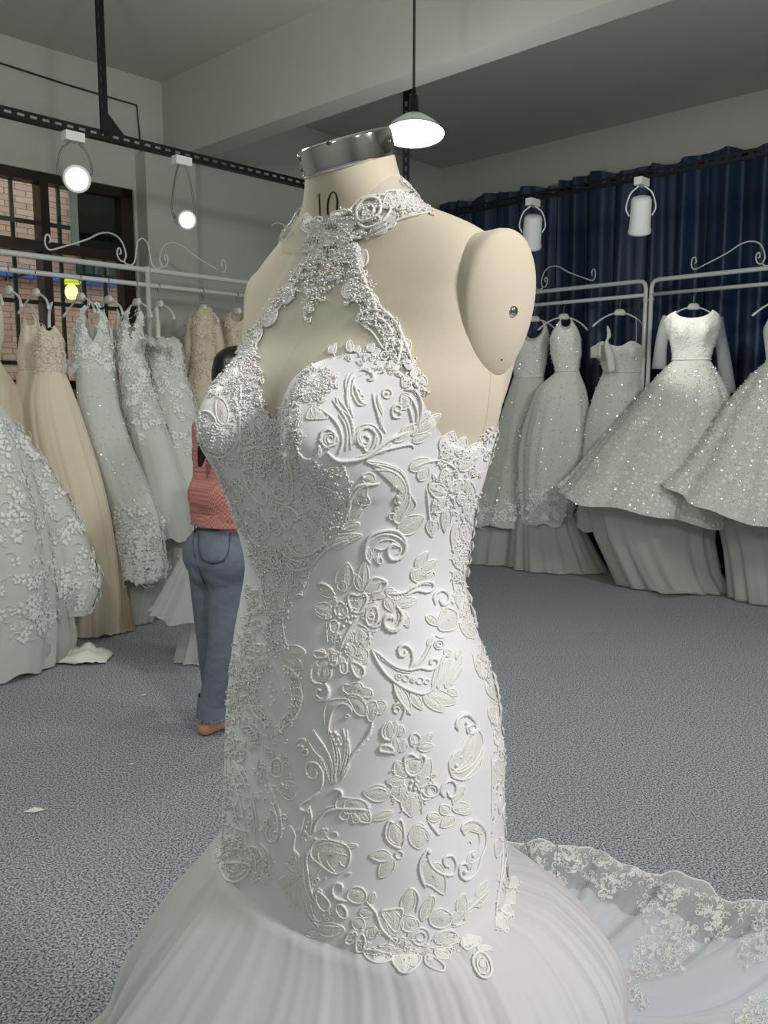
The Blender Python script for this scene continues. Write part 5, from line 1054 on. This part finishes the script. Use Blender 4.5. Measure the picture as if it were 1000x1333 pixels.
parse('C', '''L 96 470,720 612,705;L 84 470,750 600,805;L 84 370,715 285,680;L 70 380,740 290,770;B 2.3 410,690 440,700 420,720 390,700 460,700 430,740 400,800 410,830
S 1.7 330,770 280,850 258,950 280,1060 330,1130 405,1175;S 1.3 360,790 320,870 300,950 320,1040 370,1110;S 1.7 500,790 570,870 592,970 570,1080 500,1160 430,1215;S 1.3 480,820 530,900 545,970 520,1070 460,1130
L 30 270,870 330,860;L 30 265,930 320,930;L 30 275,1000 325,1000;L 30 290,1060 350,1050;L 30 510,860 560,840;L 30 530,920 590,910;L 30 530,980 590,1000;L 30 500,1060 570,1070
B 2.4 400,900 390,930 420,950 400,990 420,1010 400,1040 480,940 490,960
S 1.2 240,590 250,640 230,640;L 40 185,720 205,850;S 1.1 160,850 180,1000 205,1180
S 1.3 210,1180 270,1170 310,1230;S 1.3 215,1200 255,1200 280,1250;S 1.2 240,1150 300,1160 330,1210
L 50 740,715 668,722;L 56 765,690 795,800;L 50 830,740 852,845;L 90 890,730 940,875;L 56 900,735 1000,770
S 1.9 700,750 650,810 660,890 720,905;S 1.4 715,775 690,830 715,890;L 70 720,890 745,770
S 2.1 720,905 757,935 750,992 700,1010 668,980 690,942 715,962
S 1.8 700,50 640,100 560,110 500,60;S 1.8 880,10 800,40 760,60 700,110 650,170 580,200 520,190 490,150;S 1.3 850,-10 780,20 740,60 690,90;S 1.3 680,180 640,230 570,240
S 1.4 330,270 355,380 400,470;S 1.4 480,220 500,320 470,480 490,640 520,680;S 1.3 370,440 400,560 380,650;S 1.3 350,250 340,350 370,470
C 1.4 280,690 300,660 340,670 330,710
S 1.0 250,280 240,340 270,380 300,350;S 1.0 210,420 230,520 240,590''')
# --- left cup (form's left), wing of cords
parse('B', '''S 1.7 60,480 50,380 80,290 150,250 190,280 185,312 160,305;S 1.2 75,400 90,310 150,275
S 1.6 80,310 120,420 155,445;S 1.5 0,410 50,480 82,560 92,660;S 1.4 -30,420 30,500 62,580 70,690
S 1.5 190,400 212,480 235,565;S 1.3 210,400 240,480 240,560 260,600
S 1.8 200,690 212,620 170,570 110,590 110,650 150,672 172,630 145,612;S 1.2 215,700 240,620 190,555 120,560 85,620
R 25 268,385;B 2.2 268,385 340,490;S 1.4 350,430 300,455 300,510 340,515;R 18 325,465
S 1.8 360,365 420,370 452,430 452,500 430,575;S 1.4 350,385 400,415 430,485 425,560;P .9 340,410 360,380 395,400 390,450 350,470
L 66 420,600 555,495;L 40 430,560 500,480;S 1.4 380,440 402,520 412,595
S 1.4 330,600 382,560 440,540;L 50 350,610 410,550;L 40 400,610 420,560
S 2.4 -60,700 0,745 80,745 150,728 205,690 270,640 330,612 385,590;S 1.8 130,745 220,700 300,678 392,660 412,682;S 1.2 100,730 180,700 250,650 320,600
L 46 405,645 500,600;L 40 300,640 390,600;L 40 210,700 290,660
P 1.2 150,752 250,762 335,795 375,850 392,930 425,985 385,1040 330,1088 300,1050 358,960 365,880 300,810;S 1.3 160,760 260,775 340,810 378,880 385,980 340,1060;S 1.2 190,800 270,800 330,820
R 14 313,888;R 20 328,965;R 18 295,1050;R 12 318,1012;B 2.4 313,888 322,940 330,975
L 70 200,860 130,830;B 2.4 140,835
S 1.8 230,870 130,890 70,960 40,1090;P 1 75,970 120,905 162,892 150,955 172,980 110,1040 65,1075;L 50 60,1070 130,1010
L 96 325,1135 465,1050;S 1.1 335,1120 390,1090 450,1060
S 2 180,1310 150,1260 170,1165 240,1130 320,1130 367,1190 352,1262 290,1282 270,1230 300,1200 332,1216;P 1 160,1250 165,1170 240,1135 300,1135 270,1160 200,1200
S 1.4 -10,1140 60,1110 110,1080;L 50 -20,1190 90,1150;L 60 -80,1200 130,1150
L 70 390,795 500,740;L 60 440,855 490,775;S 1.4 400,790 470,760 540,745
L 76 590,930 490,890;L 72 585,950 512,1030;L 70 515,1060 510,1160;L 54 590,1000 580,1135;L 76 625,920 665,850;L 66 600,900 570,790;L 66 640,960 705,950;B 2.4 600,935 620,950 590,960 610,910
L 90 570,710 625,590;L 66 640,710 690,620;L 66 660,800 740,720;L 66 690,740 780,650;L 50 560,690 600,740
L 50 640,1080 630,1240;L 50 680,1080 700,1200;L 40 630,1250 650,1330;L 50 700,850 735,980;L 44 690,960 710,1080
S 1.3 480,900 490,1000 500,1120;S 1.3 540,740 590,760 640,800 650,880
L 56 390,300 350,350;L 56 420,320 470,330;L 44 440,290 480,340;L 50 370,250 420,210;L 60 330,250 280,210;L 50 400,300 440,250''')
# --- shaded middle: beaded scrolls
parse('a4', '''S 1.8 60,170 100,240 180,240 235,180 225,110;B 2.2 60,180 90,220 130,240 180,235 220,190
R 46 310,70;R 24 310,70;S 1.6 230,150 300,130 370,100 360,40 310,20
S 1.7 200,560 240,545 280,580 285,650 250,720 250,800;B 2 215,555 245,560 270,590 275,640 260,690
S 1.4 70,480 100,560 150,640 200,700;B 2 90,500 120,560 140,610 170,660 190,690;R 30 130,490
P 1 90,740 140,720 200,760 190,830 120,850 85,800;R 22 140,780;B 2.6 350,690 330,750 320,800 270,910
S 2.0 450,700 480,600 470,520 540,450 640,430;P 1.1 480,560 500,490 570,440 620,440 610,520 640,580 600,610 530,590;L 60 490,640 520,540
S 1.6 220,450 300,470 400,550 440,640 450,720;L 60 300,480 420,600;L 60 310,590 400,610;L 50 280,440 430,320;L 60 370,470 440,380
P 1 280,340 340,300 420,320 460,400 420,450 340,430;L 60 420,800 560,760;L 60 330,950 470,900;L 46 440,880 580,850
S 1.4 390,820 450,750 500,700''')
parse('a3', '''S 1.5 280,60 330,20 400,10 450,40;S 1.7 280,170 310,280 350,380 420,460 480,470 490,400 460,390;B 1.8 300,200 310,250 330,310 350,370 380,420
S 1.7 560,40 650,90 690,200 700,320 690,440 640,480 570,460;S 1.2 620,90 660,200 665,330 640,430
S 1.3 380,190 400,280 440,330;C 1.4 550,370 600,350 650,390 620,440 560,420
C 1.9 600,600 590,530 650,495 720,530 745,590 700,610 660,680 620,650;R 30 650,540;B 2 600,560 620,520 660,505 700,530 730,570 660,640
S 1.6 440,500 470,590 510,670 500,760;B 2 440,520 455,560 480,600 510,630
R 34 385,575;R 30 450,660;S 1.4 310,620 340,720 400,800 480,830
S 1.8 640,780 700,850 780,890 870,870 920,820 1000,800;S 1.5 600,850 680,920 780,950;B 2.2 740,850 790,880 840,870 880,850
S 1.3 90,170 160,240 230,300 290,350 280,450 240,480;B 1.8 120,190 150,230 210,265 240,300
S 1.2 150,90 200,130 170,110''')
parse('a1', '''S 1.6 30,620 60,760 80,880 150,950 260,960 350,880 390,770 385,600 340,460;S 1.2 60,740 100,850 170,920 250,930 320,860
R 46 190,740;R 24 190,740;S 1.5 40,620 120,600 180,640 205,700
P 1 200,520 250,500 300,600 280,700 230,690 200,620
S 1.4 380,300 400,420 390,560 400,680;S 1.2 540,400 560,520 600,620
C 1.5 400,850 410,770 470,750 500,800 480,850;C 1.4 500,660 560,630 600,700 560,740
S 1.6 420,930 480,900 540,880 600,890''')
parse('a2', '''S 1.6 500,590 580,650 640,740 660,850 620,960;S 1.3 610,480 640,570 720,640 745,750 740,880;S 1.3 630,620 680,700 700,800 690,920
S 1.8 560,900 500,860 490,780 540,740 600,780 590,840 550,850 540,810;P 1 420,560 480,580 520,600 540,650 440,660 370,650
L 70 440,530 450,660;L 60 560,130 610,50;L 60 730,120 720,20;L 60 770,120 800,70;L 60 870,110 920,50;L 60 900,130 970,100
S 1.6 750,650 725,560 715,430 740,310 820,260 900,290 920,340 870,350;S 1.3 690,450 690,370 710,290;S 1.4 740,450 790,540 850,545;R 20 790,440;R 16 820,480
S 1.4 910,450 930,560 970,640 975,740;S 1.3 950,460 960,560 985,620
C 1.6 820,860 800,780 850,720 920,750 920,850 870,930;R 34 850,820
B 2.2 300,900 330,950 400,980 470,880 480,830;S 1.8 290,880 320,950 400,985 460,940 480,860''')
# --- halter straps and collar
parse('G', '''S 1.9 710,600 720,560 790,545 860,590 885,660 865,770 835,790;S 1.5 740,590 790,575 840,620 855,690;S 1.3 720,600 770,640 810,700 830,690;R 20 800,600 830,650;R 16 835,700 815,730
L 60 700,370 740,300;L 60 690,470 740,450;L 60 740,510 790,500;L 50 670,500 665,430;L 60 880,700 920,670
S 1.6 500,340 450,440 400,520 330,600 250,690 220,740;S 1.3 470,360 420,450 350,560 280,650;L 40 410,520 440,440;L 40 330,610 380,540;L 40 260,690 320,620;L 36 230,730 280,690
S 1.7 700,340 740,430 790,520 850,580 890,650 930,760
C 1.9 715,180 705,130 740,90 790,95 800,140 770,170;C 1.4 735,160 730,125 760,115 775,145;S 1.8 700,180 740,210 800,190 840,140 830,110
L 60 640,180 600,150;L 64 690,210 630,190;L 60 850,130 830,70;L 56 890,130 880,60;L 50 920,130 930,70;L 60 800,200 870,160;L 50 760,230 840,190;L 44 950,140 940,90
S 1.7 610,180 680,240 710,250 800,230 870,180 1000,145;S 1.4 600,160 660,150 720,90 810,75 830,60 930,70 990,130
L 60 510,230 500,150;L 60 560,240 530,190;L 70 600,280 570,220;L 64 640,290 640,230;L 60 680,330 700,270;L 70 560,330 510,290;L 60 620,350 640,300''')
dense('H', [(60, 190), (60, 150), (140, 140), (170, 90), (230, 90), (270, 60), (380, 65), (410, 110), (465, 155), (400, 158), (300, 185), (240, 250), (160, 280), (140, 260)], 60, 4.2, 101, .8)
dense('G', [(500, 150), (560, 180), (640, 170), (700, 240), (710, 320), (760, 440), (790, 520), (740, 500), (660, 510), (660, 390), (600, 450), (540, 530), (510, 600), (480, 590), (500, 470), (480, 420), (430, 520), (400, 510), (420, 450), (500, 350)], 300, 5.0, 102, 2.0)
dense('G', [(490, 350), (440, 440), (380, 520), (300, 620), (290, 680), (300, 740), (240, 760), (210, 730), (250, 650), (330, 570), (420, 440)], 130, 4.6, 103, 1.6)
dense('G', [(700, 350), (760, 430), (790, 520), (870, 590), (890, 660), (935, 740), (920, 770), (860, 770), (820, 680), (780, 620), (700, 600), (720, 540), (690, 490)], 150, 5.0, 104, 1.2)
dense('a1', [(60, 450), (180, 330), (240, 240), (390, 100), (480, 200), (560, 260), (590, 560), (620, 720), (640, 900), (500, 880), (400, 850), (380, 760), (300, 480), (180, 480)], 200, 4.4, 105, 1.6)
dense('a1', [(30, 600), (130, 640), (250, 720), (340, 700), (380, 780), (330, 900), (220, 960), (130, 940), (60, 860)], 60, 4.2, 106, 1.4)
dense('a2', [(60, 680), (160, 560), (230, 470), (260, 390), (390, 220), (480, 260), (630, 260), (620, 420), (540, 480), (480, 530), (420, 520), (330, 510), (300, 620), (340, 720), (330, 850), (220, 850), (100, 800)], 190, 4.2, 107, 2.4)
dense('a2', [(0, 700), (100, 780), (300, 880), (300, 1000), (150, 1020), (0, 1000)], 60, 4.2, 108, 1.8)
dense('a2', [(540, 130), (700, 140), (850, 100), (1000, 130), (1000, 300), (900, 260), (640, 150)], 30, 4.0, 109, .6)
dense('a3', [(300, 80), (420, 10), (560, 40), (650, 120), (680, 240), (600, 290), (520, 330), (420, 250), (330, 260)], 80, 4.2, 110, 2.4)
dense('a3', [(330, 780), (480, 820), (640, 800), (800, 900), (950, 830), (900, 900), (700, 980), (620, 1060), (380, 1060)], 80, 4.2, 111, 1.8)
dense('a3', [(30, 100), (100, 200), (180, 350), (250, 560), (320, 740), (400, 860), (360, 860), (260, 680), (150, 400), (60, 200)], 50, 3.8, 112, 1.2)
dense('C', [(290, 150), (330, 60), (450, 60), (560, 140), (640, 200), (620, 320), (520, 480), (480, 600), (500, 680), (380, 680), (340, 560), (360, 450)], 120, 4.4, 113, 2.0)
dense('C', [(240, 860), (330, 760), (380, 790), (310, 950), (340, 1080), (420, 1180), (340, 1150), (270, 1060)], 45, 4.2, 114, 2.0)
dense('C', [(480, 790), (570, 860), (600, 970), (570, 1090), (440, 1220), (430, 1190), (520, 1080), (540, 970), (500, 860)], 45, 4.2, 115, 2.0)
dense('C', [(120, 800), (200, 700), (240, 560), (240, 300), (300, 300), (260, 700), (220, 900), (200, 1100), (140, 1100)], 110, 4.4, 116, .8, kinds=(2, 2, .5))
dense('B', [(560, 690), (610, 590), (680, 640), (740, 650), (800, 600), (870, 500), (895, 470), (830, 680), (790, 760), (770, 920), (740, 1110), (720, 1160), (700, 1310), (640, 1310), (640, 1080), (590, 1000), (500, 1150), (490, 900)], 190, 4.6, 117, .6, kinds=(2.5, 1.5, .5))
dense('B', [(330, 180), (400, 170), (440, 230), (500, 340), (460, 420), (380, 340), (260, 260), (280, 210)], 55, 4.4, 118, .8)
dense('a7', [(200, 0), (350, 0), (310, 150), (310, 420), (340, 600), (400, 780), (380, 870), (270, 780), (210, 560), (190, 300)], 90, 4.2, 119, .5, kinds=(2, 1.5, .5))
dense('a7', [(440, 900), (480, 930), (580, 1280), (520, 1290), (480, 1150), (420, 960)], 30, 4.0, 120, .5)
dense('a8', [(440, 30), (470, 60), (560, 700), (540, 1330), (500, 1330), (500, 900), (440, 500), (390, 300)], 70, 4.2, 121, .5, kinds=(2.5, 2, .3))
dense('E', [(40, 740), (100, 700), (170, 620), (250, 700), (400, 780), (400, 930), (330, 940), (250, 900), (130, 930), (90, 870)], 120, 4.6, 122, .5)
dense('E', [(90, 0), (200, 0), (220, 150), (260, 400), (300, 620), (200, 700), (90, 720)], 100, 4.8, 123, .4, kinds=(1.2, 3, .2))
dense('E', [(450, 900), (600, 860), (700, 1000), (820, 1100), (960, 1270), (860, 1290), (690, 1260), (600, 1180), (500, 1080)], 45, 4.4, 124, .4)
dense('F', [(20, 1080), (110, 1020), (260, 1090), (420, 1140), (560, 1080), (700, 1120), (560, 1180), (400, 1230), (260, 1230), (110, 1180)], 65, 4.6, 125, .5)
dense('F', [(790, 780), (900, 780), (910, 840), (870, 1060), (800, 1060)], 40, 4.4, 126, .5)
dense('a4', [(180, 250), (300, 320), (420, 420), (420, 800), (300, 900), (200, 1000), (60, 1000), (120, 860), (80, 700), (200, 600), (200, 400)], 80, 4.2, 127, 1.5)
dense('a5', [(180, 450), (480, 430), (600, 540), (600, 700), (500, 900), (420, 1000), (200, 1000), (160, 750)], 45, 4.2, 128, .6)
dense('F', [(240, 200), (430, 150), (480, 280), (420, 430), (300, 440), (230, 330)], 35, 4.2, 129, .6)
dense('A', [(330, 640), (470, 620), (600, 760), (700, 780), (860, 770), (900, 900), (800, 1080), (640, 1250), (480, 1330), (360, 1330), (330, 1100), (240, 860), (160, 740)], 170, 5.2, 130, 1.3, kinds=(1, 2, .7), cord=1.1)
dense('C', [(120, 1330), (100, 900), (200, 560), (300, 300), (420, 300), (420, 700), (300, 800), (250, 1000), (300, 1200), (420, 1330)], 90, 5.2, 131, .8, kinds=(1.4, 2, .4), cord=1.0)
dense('H', [(300, 70), (420, 60), (485, 165), (400, 160), (330, 150)], 60, 4.6, 132, .6)
dense('H', [(60, 190), (100, 150), (230, 95), (330, 70), (330, 150), (240, 250), (160, 285)], 40, 5.2, 133, .5)
dense('E', [(280, 0), (480, 0), (560, 200), (520, 420), (470, 640), (400, 720), (300, 600), (260, 300)], 45, 5.0, 134, 1.0, kinds=(1, 2.4, .6))
dense('E', [(560, 600), (700, 560), (900, 620), (900, 900), (720, 1000), (560, 900)], 30, 5.0, 135, .3)
stuff(BEADS.build('crystal_beads', 'bead', gown))
# lace also runs round the back, out of this view
def back_half(P, u0, u1, v0, v1): N = P.shape[1]; return P[int(v0*P.shape[0]):int(v1*P.shape[0]), int(u0*N):int(u1*N)]
lace_on(COLR[:, 70:215], 70, .1, .8, .008, 201, gown, m='lace', front=False, name='collar_lace', off=.001)
bk = back_half(BOD, .34, .80, .0, 1.0)
def lace_back(P, count, seed):
    r_ = random.Random(seed); n = np.cross(np.gradient(P, axis=1), np.gradient(P, axis=0)); n /= np.linalg.norm(n, axis=2, keepdims=True)+1e-12
    if (n*(P-np.array([BC[0], BC[1], 1.1]))).sum() < 0: n = -n
    mb = MB()
    for _ in range(count):
        i = r_.randrange(2, P.shape[0]-2); j = r_.randrange(2, P.shape[1]-2); p = Vector(P[i, j]); nn = Vector(n[i, j]).normalized(); t = Vector(P[i+1, j]-P[i, j]).normalized(); b = nn.cross(t); a0 = r_.uniform(0, 6.28); sz = r_.uniform(.012, .026)
        for q in range(5):
            a = a0+q*1.256; d = t*math.cos(a)+b*math.sin(a); sd = nn.cross(d); o = p + nn*.002; W = sz*.32
            mb.add([o + d*(sz*.1), o + d*(sz*.55)+sd*W, o + d*sz, o + d*(sz*.55)-sd*W, o + d*(sz*.55)+nn*(.003)], [(0, 1, 4), (1, 2, 4), (2, 3, 4), (3, 0, 4)])
    return stuff(mb.build('back_lace', 'lace', gown))
lace_back(bk, 260, 202)
# ------------------------------------------------------------------ the train swept over the carpet behind
OUT = [(640, 1092), (668, 1094), (700, 1097), (740, 1101), (773, 1100), (792, 1119), (840, 1133), (870, 1138), (905, 1150), (922, 1152), (945, 1170), (1000, 1176), (1080, 1200), (1180, 1262), (1260, 1360), (1280, 1500)]
c0 = Vector((SKP[-1].mean(0)[0], SKP[-1].mean(0)[1], 0)); outw = smooth_curve([at_z(x, y, .03) for x, y in OUT], 6)
an_ = np.minimum.accumulate([math.atan2(q.y-c0.y, q.x-c0.x) - i*1e-5 for i, q in enumerate(outw)]); ln_ = np.array([math.hypot(q.x-c0.x, q.y-c0.y) for q in outw])
ao = np.linspace(an_[0], an_[-1], 110); lo_ = np.interp(-ao, -an_, ln_)
for _ in range(2): lo_[1:-1] = (lo_[:-2]+2*lo_[1:-1]+lo_[2:])/4
outw = [c0 + Vector((math.cos(a)*l, math.sin(a)*l, 0)) for a, l in zip(ao, lo_)]; K_, V_ = len(outw), 26; rowsT = []; rowsN = []
r_ = random.Random(9)
for v in range(V_):
    t = v/(V_-1); ra, rb = [], []
    for i, q in enumerate(outw):
        d = Vector((q.x-c0.x, q.y-c0.y, 0)); L = d.length; rin = .30; pos = c0 + d*((rin + (L-rin)*t)/L)
        und = .030*math.sin(i*.42+1.0+t*2) + .018*math.sin(i*.9+t*5) + .035*math.exp(-((i-62)/5)**2) + .03*math.exp(-((i-40)/4)**2)
        zt = .44*(1-t)**2.1 + .028 + max(-.02, und)*min(1, 2.2*(1-t)+.35)
        rb.append([pos.x, pos.y, max(.014, zt)]); 
        if t <= .90 or True:
            tt = t*.83; pos2 = c0 + d*((rin + (L-rin)*tt)/L); ra.append([pos2.x, pos2.y, max(.008, .44*(1-tt)**2.1 + .018 + max(-.02, und)*min(1, 2.2*(1-tt)+.35) - .008)])
    rowsT.append(rb); rowsN.append(ra)
rowsT = np.array(rowsT); rowsN = np.array(rowsN)
tr_o = MB().grid(rowsT, closed=False).build('train', 'tulle2', gown); MB().grid(rowsN, closed=False).build('train_lining', 'trainsatin', tr_o)
MB().tube([list(p) for p in rowsT[-1]], .003, 6).build('train_edge', 'lace', tr_o)
tv, tf = grid_tris(rowsT, False); sv, sf = grid_tris(SKP, True); k = len(tv); BVT = BVHTree.FromPolygons(tv, tf)
def tdense(poly, n, size, seed): dense('T', poly, n, size, seed, .5, 'train_lace', BVT, tr_o, (1, 2.2, .5), .75)
BEADS = MB()
tdense([(165, 112), (300, 122), (450, 132), (500, 190), (450, 240), (330, 215), (280, 225), (210, 150)], 95, 5.5, 301)
tdense([(270, 220), (340, 230), (330, 300), (310, 290)], 16, 5.0, 302); tdense([(420, 230), (500, 215), (560, 255), (500, 270), (470, 318), (445, 280)], 34, 5.0, 303)
tdense([(500, 185), (590, 205), (700, 255), (860, 300), (840, 315), (700, 280), (600, 240), (520, 220)], 55, 5.0, 304)
tdense([(590, 240), (660, 255), (725, 290), (700, 340), (640, 350), (590, 385), (575, 320)], 50, 5.5, 305)
tdense([(590, 400), (640, 370), (740, 362), (765, 400), (770, 470), (700, 540), (620, 550), (545, 560), (540, 500), (580, 450)], 110, 5.5, 306)
tdense([(540, 560), (575, 580), (620, 650), (600, 665), (560, 620)], 20, 5.0, 307)
tdense([(760, 330), (850, 312), (885, 380), (860, 450), (810, 470), (790, 390)], 50, 5.5, 308); tdense([(890, 310), (1010, 302), (1010, 470), (930, 535), (905, 470), (915, 390)], 75, 5.5, 309)
tdense([(880, 700), (960, 620), (1010, 600), (1010, 720), (900, 720)], 45, 6, 310)
stuff(BEADS.build('train_beads', 'bead', tr_o))
# ------------------------------------------------------------------ end
